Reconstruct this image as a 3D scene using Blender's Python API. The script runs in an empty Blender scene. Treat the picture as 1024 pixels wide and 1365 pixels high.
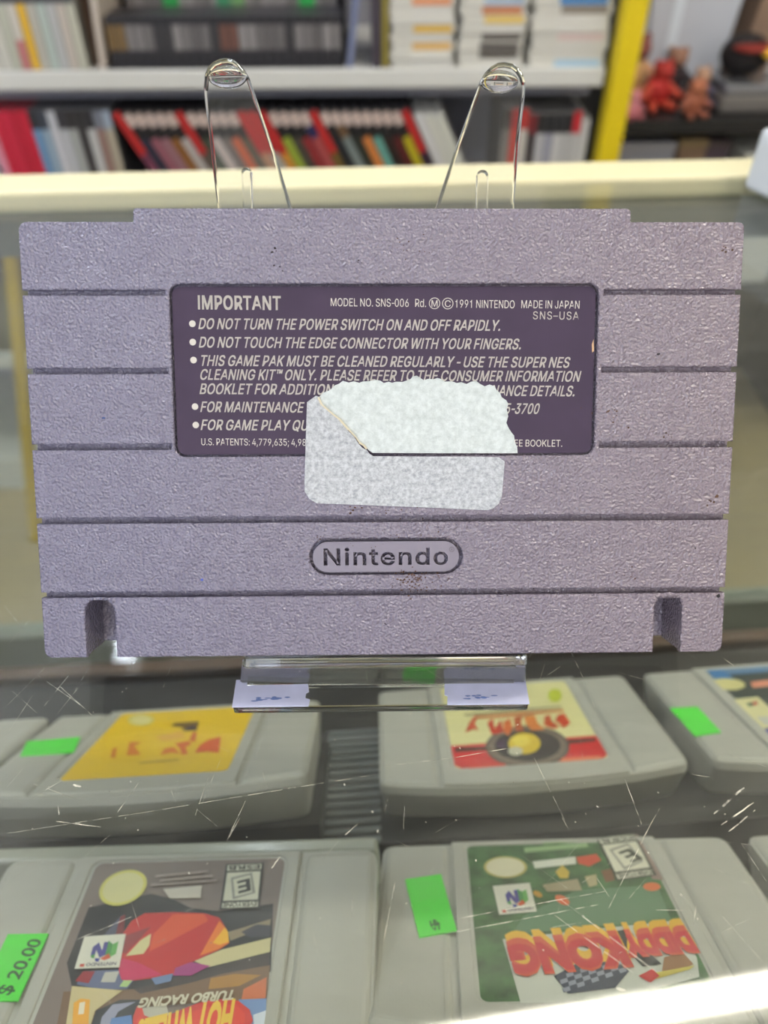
import bpy, bmesh, math, random
from mathutils import Matrix, Vector, Euler

# ------------------------------------------------------------------ camera, world, lights, exposure
# All lengths below are millimetres measured from the point where the photo was taken;
# EYE is that point's height above the shop floor.  V() turns them into metres.
EYE = 1137.0
def V(x, y, z):
    return Vector((x / 1000, y / 1000, (z + EYE) / 1000))
scene = bpy.context.scene
col = scene.collection
R = math.radians
cam_data = bpy.data.cameras.new('camera')
cam_data.sensor_fit = 'VERTICAL'
cam_data.sensor_height = 36.0
cam_data.sensor_width = 27.0
cam_data.lens = 1000 / 1365 * 36.0
cam_data.clip_start = 0.01
cam_data.clip_end = 30
cam_data.dof.use_dof = True
cam_data.dof.focus_distance = 0.1465
cam_data.dof.aperture_fstop = 12.5
cam = bpy.data.objects.new('camera', cam_data)
cam.location = V(0, 0, 0)
cam.rotation_euler = (R(47), 0, 0)
col.objects.link(cam)
scene.camera = cam

scene.view_settings.view_transform = 'Standard'
scene.view_settings.look = 'None'
scene.view_settings.gamma = 1.0
scene.view_settings.use_curve_mapping = False
scene.view_settings.exposure = 0.22

world = bpy.data.worlds.new('shop_daylight')
scene.world = world
world.use_nodes = True
bg = world.node_tree.nodes['Background']
bg.inputs[0].default_value = (0.95, 0.98, 1.0, 1)
bg.inputs[1].default_value = 0.45

TUBE = 46.0
FILL_LEFT = 5.0
FILL_RIGHT = 2.6
def srgb(c):
    def f(v):
        v /= 255.0
        return v / 12.92 if v <= 0.04045 else ((v + 0.055) / 1.055) ** 2.4
    return (f(c[0]), f(c[1]), f(c[2]), 1)

# ------------------------------------------------------------------ materials
MATS = {}
def mat(name, c=(128, 128, 128), rough=0.5, metal=0.0, spec=0.5, var=0.0, vscale=40.0, bump=0.0, bscale=300.0, bdist=0.0002):
    if name in MATS:
        return MATS[name]
    m = bpy.data.materials.new(name)
    m.use_nodes = True
    nt = m.node_tree
    b = nt.nodes['Principled BSDF']
    b.inputs['Base Color'].default_value = srgb(c)
    b.inputs['Roughness'].default_value = rough
    b.inputs['Metallic'].default_value = metal
    b.inputs['Specular IOR Level'].default_value = spec
    if var or bump:
        tc = nt.nodes.new('ShaderNodeTexCoord')
    if var:
        n = nt.nodes.new('ShaderNodeTexNoise')
        n.inputs['Scale'].default_value = vscale
        n.inputs['Detail'].default_value = 3
        nt.links.new(tc.outputs['Object'], n.inputs['Vector'])
        r = nt.nodes.new('ShaderNodeValToRGB')
        lo = tuple(v * (1 - var) for v in srgb(c)[:3]) + (1,)
        hi = tuple(min(1, v * (1 + var)) for v in srgb(c)[:3]) + (1,)
        r.color_ramp.elements[0].position = 0.3
        r.color_ramp.elements[1].position = 0.7
        r.color_ramp.elements[0].color = lo
        r.color_ramp.elements[1].color = hi
        nt.links.new(n.outputs['Fac'], r.inputs[0])
        nt.links.new(r.outputs[0], b.inputs['Base Color'])
    if bump:
        n2 = nt.nodes.new('ShaderNodeTexNoise')
        n2.inputs['Scale'].default_value = bscale
        n2.inputs['Detail'].default_value = 1.5
        nt.links.new(tc.outputs['Object'], n2.inputs['Vector'])
        bp = nt.nodes.new('ShaderNodeBump')
        bp.inputs['Strength'].default_value = bump
        bp.inputs['Distance'].default_value = bdist
        nt.links.new(n2.outputs['Fac'], bp.inputs['Height'])
        nt.links.new(bp.outputs[0], b.inputs['Normal'])
    MATS[name] = m
    return m

def glow(name, c, strength):
    m = bpy.data.materials.new(name)
    m.use_nodes = True
    nt = m.node_tree
    nt.nodes.remove(nt.nodes['Principled BSDF'])
    e = nt.nodes.new('ShaderNodeEmission')
    e.inputs[0].default_value = srgb(c)
    e.inputs[1].default_value = strength
    nt.links.new(e.outputs[0], nt.nodes['Material Output'].inputs[0])
    MATS[name] = m
    return m

def pane_mat(name, tint, dust):
    # sheet glass: clear with a Fresnel mirror, plus a thin film of dust and rubbed marks
    m = bpy.data.materials.new(name)
    m.use_nodes = True
    nt = m.node_tree
    nt.nodes.remove(nt.nodes['Principled BSDF'])
    t = nt.nodes.new('ShaderNodeBsdfTransparent')
    t.inputs[0].default_value = tint
    g = nt.nodes.new('ShaderNodeBsdfGlossy')
    g.inputs['Roughness'].default_value = 0.03
    fr = nt.nodes.new('ShaderNodeFresnel')
    geo = nt.nodes.new('ShaderNodeNewGeometry')
    io = nt.nodes.new('ShaderNodeMapRange')     # same outside index on both faces of the sheet
    io.inputs['To Min'].default_value = 1.5
    io.inputs['To Max'].default_value = 1 / 1.5
    nt.links.new(geo.outputs['Backfacing'], io.inputs['Value'])
    nt.links.new(io.outputs[0], fr.inputs[0])
    mx = nt.nodes.new('ShaderNodeMixShader')
    nt.links.new(fr.outputs[0], mx.inputs[0])
    nt.links.new(t.outputs[0], mx.inputs[1])
    nt.links.new(g.outputs[0], mx.inputs[2])
    d = nt.nodes.new('ShaderNodeBsdfDiffuse')
    d.inputs[0].default_value = srgb((215, 215, 205))
    tc = nt.nodes.new('ShaderNodeTexCoord')
    mp = nt.nodes.new('ShaderNodeMapping')
    mp.inputs['Rotation'].default_value = (0, 0, 0.9)
    mp.inputs['Scale'].default_value = (40, 260, 1)
    nt.links.new(tc.outputs['Object'], mp.inputs[0])
    n1 = nt.nodes.new('ShaderNodeTexNoise')
    n1.inputs['Scale'].default_value = 1.0
    n1.inputs['Detail'].default_value = 6
    nt.links.new(mp.outputs[0], n1.inputs['Vector'])
    n2 = nt.nodes.new('ShaderNodeTexNoise')
    n2.inputs['Scale'].default_value = 22
    nt.links.new(tc.outputs['Object'], n2.inputs['Vector'])
    mu = nt.nodes.new('ShaderNodeMath')
    mu.operation = 'MULTIPLY'
    nt.links.new(n1.outputs['Fac'], mu.inputs[0])
    nt.links.new(n2.outputs['Fac'], mu.inputs[1])
    rm = nt.nodes.new('ShaderNodeMapRange')
    rm.inputs['From Min'].default_value = 0.18
    rm.inputs['From Max'].default_value = 0.5
    rm.inputs['To Min'].default_value = 0.0
    rm.inputs['To Max'].default_value = dust
    nt.links.new(mu.outputs[0], rm.inputs['Value'])
    mx2 = nt.nodes.new('ShaderNodeMixShader')
    nt.links.new(rm.outputs[0], mx2.inputs[0])
    nt.links.new(mx.outputs[0], mx2.inputs[1])
    nt.links.new(d.outputs[0], mx2.inputs[2])
    nt.links.new(mx2.outputs[0], nt.nodes['Material Output'].inputs[0])
    MATS[name] = m
    return m

def scratch_mat():
    m = bpy.data.materials.new('scratch')
    m.use_nodes = True
    nt = m.node_tree
    b = nt.nodes['Principled BSDF']
    b.inputs['Base Color'].default_value = srgb((235, 230, 210))
    b.inputs['Roughness'].default_value = 0.35
    t = nt.nodes.new('ShaderNodeBsdfTransparent')
    tc = nt.nodes.new('ShaderNodeTexCoord')
    n = nt.nodes.new('ShaderNodeTexNoise')
    n.inputs['Scale'].default_value = 420
    n.inputs['Detail'].default_value = 3
    nt.links.new(tc.outputs['Object'], n.inputs['Vector'])
    rm = nt.nodes.new('ShaderNodeMapRange')
    rm.inputs['From Min'].default_value = 0.36
    rm.inputs['From Max'].default_value = 0.62
    rm.inputs['To Min'].default_value = 0.0
    rm.inputs['To Max'].default_value = 0.8
    nt.links.new(n.outputs['Fac'], rm.inputs['Value'])
    mx = nt.nodes.new('ShaderNodeMixShader')
    nt.links.new(rm.outputs[0], mx.inputs[0])
    nt.links.new(t.outputs[0], mx.inputs[1])
    nt.links.new(b.outputs[0], mx.inputs[2])
    nt.links.new(mx.outputs[0], nt.nodes['Material Output'].inputs[0])
    MATS['scratch'] = m
    return m

def acrylic_mat():
    m = bpy.data.materials.new('clear_acrylic')
    m.use_nodes = True
    b = m.node_tree.nodes['Principled BSDF']
    b.inputs['Base Color'].default_value = (0.985, 0.985, 0.99, 1)
    b.inputs['Roughness'].default_value = 0.015
    b.inputs['IOR'].default_value = 1.49
    b.inputs['Transmission Weight'].default_value = 1.0
    MATS['clear_acrylic'] = m
    return m

def paper_mat(name, lo, hi, scale):
    m = bpy.data.materials.new(name)
    m.use_nodes = True
    nt = m.node_tree
    b = nt.nodes['Principled BSDF']
    b.inputs['Roughness'].default_value = 0.85
    b.inputs['Specular IOR Level'].default_value = 0.15
    tc = nt.nodes.new('ShaderNodeTexCoord')
    n = nt.nodes.new('ShaderNodeTexNoise')
    n.inputs['Scale'].default_value = scale
    n.inputs['Detail'].default_value = 8
    n.inputs['Roughness'].default_value = 0.75
    nt.links.new(tc.outputs['Object'], n.inputs['Vector'])
    r = nt.nodes.new('ShaderNodeValToRGB')
    r.color_ramp.elements[0].position = 0.32
    r.color_ramp.elements[1].position = 0.62
    r.color_ramp.elements[0].color = srgb(lo)
    r.color_ramp.elements[1].color = srgb(hi)
    nt.links.new(n.outputs['Fac'], r.inputs[0])
    nt.links.new(r.outputs[0], b.inputs['Base Color'])
    n2 = nt.nodes.new('ShaderNodeTexNoise')
    n2.inputs['Scale'].default_value = 3500
    nt.links.new(tc.outputs['Object'], n2.inputs['Vector'])
    bp = nt.nodes.new('ShaderNodeBump')
    bp.inputs['Strength'].default_value = 0.35
    bp.inputs['Distance'].default_value = 0.0001
    nt.links.new(n2.outputs['Fac'], bp.inputs['Height'])
    nt.links.new(bp.outputs[0], b.inputs['Normal'])
    MATS[name] = m
    return m

def shell_mat():
    # moulded lavender grey plastic with a leathery grain and a few brown stains
    m = bpy.data.materials.new('lavender_plastic')
    m.use_nodes = True
    nt = m.node_tree
    b = nt.nodes['Principled BSDF']
    b.inputs['Roughness'].default_value = 0.13
    b.inputs['Specular IOR Level'].default_value = 0.9
    tc = nt.nodes.new('ShaderNodeTexCoord')
    # cool light at left and warm at right, painted into the base colour
    sep = nt.nodes.new('ShaderNodeSeparateXYZ')
    nt.links.new(tc.outputs['Object'], sep.inputs[0])
    rng = nt.nodes.new('ShaderNodeMapRange')
    rng.inputs['From Min'].default_value = -0.05
    rng.inputs['From Max'].default_value = 0.065
    nt.links.new(sep.outputs['X'], rng.inputs['Value'])
    mixc = nt.nodes.new('ShaderNodeMix')
    mixc.data_type = 'RGBA'
    mixc.inputs['A'].default_value = srgb((117, 114, 136))
    mixc.inputs['B'].default_value = srgb((127, 115, 125))
    nt.links.new(rng.outputs[0], mixc.inputs['Factor'])
    # stains
    n = nt.nodes.new('ShaderNodeTexNoise')
    n.inputs['Scale'].default_value = 150
    n.inputs['Detail'].default_value = 5
    n.inputs['Roughness'].default_value = 0.7
    nt.links.new(tc.outputs['Object'], n.inputs['Vector'])
    st = nt.nodes.new('ShaderNodeMapRange')
    st.inputs['From Min'].default_value = 0.70
    st.inputs['From Max'].default_value = 0.80
    st.inputs['To Max'].default_value = 0.55
    nt.links.new(n.outputs['Fac'], st.inputs['Value'])
    mix2 = nt.nodes.new('ShaderNodeMix')
    mix2.data_type = 'RGBA'
    nt.links.new(st.outputs[0], mix2.inputs['Factor'])
    nt.links.new(mixc.outputs['Result'], mix2.inputs['A'])
    mix2.inputs['B'].default_value = srgb((95, 75, 62))
    nt.links.new(mix2.outputs['Result'], b.inputs['Base Color'])
    # grain
    g = nt.nodes.new('ShaderNodeTexNoise')
    g.inputs['Scale'].default_value = 1950
    g.inputs['Detail'].default_value = 0.6
    g.inputs['Roughness'].default_value = 0.55
    nt.links.new(tc.outputs['Object'], g.inputs['Vector'])
    bp = nt.nodes.new('ShaderNodeBump')
    bp.inputs['Strength'].default_value = 1.0
    bp.inputs['Distance'].default_value = 0.0007
    nt.links.new(g.outputs['Fac'], bp.inputs['Height'])
    nt.links.new(bp.outputs[0], b.inputs['Normal'])
    MATS['lavender_plastic'] = m
    return m

# ------------------------------------------------------------------ mesh helpers (local millimetres)
class MB:
    """collects verts/faces in millimetres; build() links them as ONE mesh object"""
    def __init__(self):
        self.v = []; self.f = []; self.m = []; self.mats = []
    def slot(self, m):
        if m not in self.mats:
            self.mats.append(m)
        return self.mats.index(m)
    def add(self, verts, faces, m):
        o = len(self.v); s = self.slot(m)
        self.v += [tuple(p) for p in verts]
        for f in faces:
            self.f.append([i + o for i in f]); self.m.append(s)
    def box(self, x0, x1, y0, y1, z0, z1, m, bev=0.0, seg=2, M=None):
        bm = bmesh.new()
        bmesh.ops.create_cube(bm, size=1)
        for v in bm.verts:
            v.co = Vector(((x0 + x1) / 2 + v.co.x * (x1 - x0), (y0 + y1) / 2 + v.co.y * (y1 - y0), (z0 + z1) / 2 + v.co.z * (z1 - z0)))
        if bev:
            bmesh.ops.bevel(bm, geom=bm.edges[:], offset=bev, segments=seg, affect='EDGES', profile=0.5)
        self.bm(bm, m, M)
    def bm(self, bm, m, M=None):
        bm.verts.index_update()
        vs = [(M @ v.co if M else v.co.copy()) for v in bm.verts]
        self.add(vs, [[v.index for v in f.verts] for f in bm.faces], m)
        bm.free()
    def cyl(self, p, q, r, m, n=16, r2=None):
        p = Vector(p); q = Vector(q); d = q - p
        bm = bmesh.new()
        bmesh.ops.create_cone(bm, cap_ends=True, segments=n, radius1=r, radius2=r if r2 is None else r2, depth=d.length)
        M = Matrix.Translation((p + q) / 2) @ d.to_track_quat('Z', 'Y').to_matrix().to_4x4()
        self.bm(bm, m, M)
    def ball(self, c, r, m, sub=3):
        bm = bmesh.new()
        bmesh.ops.create_icosphere(bm, subdivisions=sub, radius=1)
        rr = r if hasattr(r, '__len__') else (r, r, r)
        for v in bm.verts:
            v.co = Vector((c[0] + v.co.x * rr[0], c[1] + v.co.y * rr[1], c[2] + v.co.z * rr[2]))
        self.bm(bm, m)
    def loft(self, A, za, B, zb, m):
        n = len(A)
        vs = [(p[0], p[1], za) for p in A] + [(p[0], p[1], zb) for p in B]
        fs = [list(range(n)), list(range(2 * n - 1, n - 1, -1))] + [[i, n + i, n + (i + 1) % n, (i + 1) % n] for i in range(n)]
        self.add(vs, fs, m)
    def solid(self, loops, z0, z1, m, bev=0.0, M=None, res=2):
        vs, fs = curve_solid(loops, z0, z1, bev, res)
        if M: vs = [M @ Vector(v) for v in vs]
        self.add(vs, fs, m)
    def poly(self, pts, z, m):
        vs, fs = flat_fill([pts])
        self.add([(x, y, z) for x, y in vs], fs, m)
    def build(self, name, parent=None, smooth=False, M=None):
        me = bpy.data.meshes.new(name)
        vs = [(M @ Vector(v)) for v in self.v] if M else self.v
        me.from_pydata([(v[0] / 1000, v[1] / 1000, v[2] / 1000) for v in vs], [], self.f)
        for m in self.mats:
            me.materials.append(m)
        me.polygons.foreach_set('material_index', self.m)
        if smooth:
            me.polygons.foreach_set('use_smooth', [True] * len(me.polygons))
            me.set_sharp_from_angle(angle=R(40))
        me.update()
        o = bpy.data.objects.new(name, me)
        col.objects.link(o)
        if parent is not None:
            o.parent = parent
        return o

def eval_mesh(data):
    o = bpy.data.objects.new('tmp', data)
    col.objects.link(o)
    dg = bpy.context.evaluated_depsgraph_get()
    dg.update()
    me = bpy.data.meshes.new_from_object(o.evaluated_get(dg))
    vs = [tuple(v.co) for v in me.vertices]
    fs = [list(p.vertices) for p in me.polygons]
    bpy.data.objects.remove(o)
    bpy.data.meshes.remove(me)
    return vs, fs

def curve_data(loops):
    cu = bpy.data.curves.new('tmp', 'CURVE')
    cu.dimensions = '2D'
    cu.fill_mode = 'BOTH'
    for lp in loops:
        sp = cu.splines.new('POLY')
        sp.points.add(len(lp) - 1)
        for i, p in enumerate(lp):
            sp.points[i].co = (p[0], p[1], 0, 1)
        sp.use_cyclic_u = True
    return cu

def curve_solid(loops, z0, z1, bev, res=2):
    cu = curve_data(loops)
    cu.extrude = (z1 - z0) / 2 - bev
    cu.bevel_depth = bev
    cu.bevel_resolution = res
    cu.offset = -bev
    vs, fs = eval_mesh(cu)
    bpy.data.curves.remove(cu)
    zc = (z0 + z1) / 2
    return [(x, y, z + zc) for x, y, z in vs], fs

def flat_fill(loops):
    cu = curve_data(loops)
    vs, fs = eval_mesh(cu)
    bpy.data.curves.remove(cu)
    return [(v[0], v[1]) for v in vs], fs

TEXTS = {}
def text_fill(s, bold=0.0, shear=0.0, space=1.0):
    k = (s, bold, shear, space)
    if k not in TEXTS:
        d = bpy.data.curves.new('tmp', 'FONT')
        d.body = s
        d.size = 1
        d.offset = bold
        d.shear = shear
        d.space_character = space
        d.resolution_u = 3
        vs, fs = eval_mesh(d)
        bpy.data.curves.remove(d)
        TEXTS[k] = (vs, fs)
    return TEXTS[k]

CAP = 0.73
def text_on(mb, s, p0, p1, h, z, m, bold=0.0, shear=0.0, space=1.0):
    """lettering whose baseline runs p0 -> p1, capitals h high"""
    vs, fs = text_fill(s, bold, shear, space)
    xs = [v[0] for v in vs]
    xa, xb = min(xs), max(xs)
    a = Vector(p0); d = Vector(p1) - a
    n = Vector((-d.y, d.x)).normalized()
    out = []
    for v in vs:
        q = a + d * ((v[0] - xa) / (xb - xa)) + n * (v[1] / CAP * h)
        out.append((q.x, q.y, z))
    mb.add(out, fs, m)

def ellipse(c, rx, ry, n=28, rot=0.0):
    cr, sr = math.cos(rot), math.sin(rot)
    return [(c[0] + rx * math.cos(2 * math.pi * i / n) * cr - ry * math.sin(2 * math.pi * i / n) * sr,
             c[1] + rx * math.cos(2 * math.pi * i / n) * sr + ry * math.sin(2 * math.pi * i / n) * cr) for i in range(n)]

def rrect(x0, x1, y0, y1, r, n=6):
    out = []
    for cx, cy, a in ((x1 - r, y1 - r, 0), (x0 + r, y1 - r, 90), (x0 + r, y0 + r, 180), (x1 - r, y0 + r, 270)):
        for i in range(n + 1):
            t = R(a + 90 * i / n)
            out.append((cx + r * math.cos(t), cy + r * math.sin(t)))
    return out

def round_poly(pts, r, n=4):
    """rounds every corner of a polygon"""
    out = []
    k = len(pts)
    for i in range(k):
        p = Vector(pts[i]); a = Vector(pts[i - 1]); b = Vector(pts[(i + 1) % k])
        da = (a - p); db = (b - p)
        rr = min(r, da.length * 0.45, db.length * 0.45)
        s = p + da.normalized() * rr; e = p + db.normalized() * rr
        for j in range(n + 1):
            t = j / n
            q = s * (1 - t) ** 2 + p * 2 * t * (1 - t) + e * t ** 2
            out.append((q.x, q.y))
    return out

def tag(o, label=None, cat=None, group=None, kind=None):
    if label: o['label'] = label
    if cat: o['category'] = cat
    if group: o['group'] = group
    if kind: o['kind'] = kind
    return o

def thing(name, label, cat, loc=(0, 0, 0), rot=None, group=None):
    o = bpy.data.objects.new(name, None)
    o.empty_display_size = 0.02
    col.objects.link(o)
    o.location = V(*loc)
    if rot is not None:
        o.rotation_euler = rot
    tag(o, label, cat, group)
    return o

def frame_thing(name, label, cat, fr, group=None):
    o, X, Y, Z = [Vector(c) for c in fr]
    M = Matrix((X, Y, Z)).transposed()
    return thing(name, label, cat, o, M.to_euler(), group)

def frame_matrix(fr):
    o, X, Y, Z = [Vector(c) for c in fr]
    M = Matrix((X, Y, Z)).transposed().to_4x4()
    M.translation = o
    return M

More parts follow.
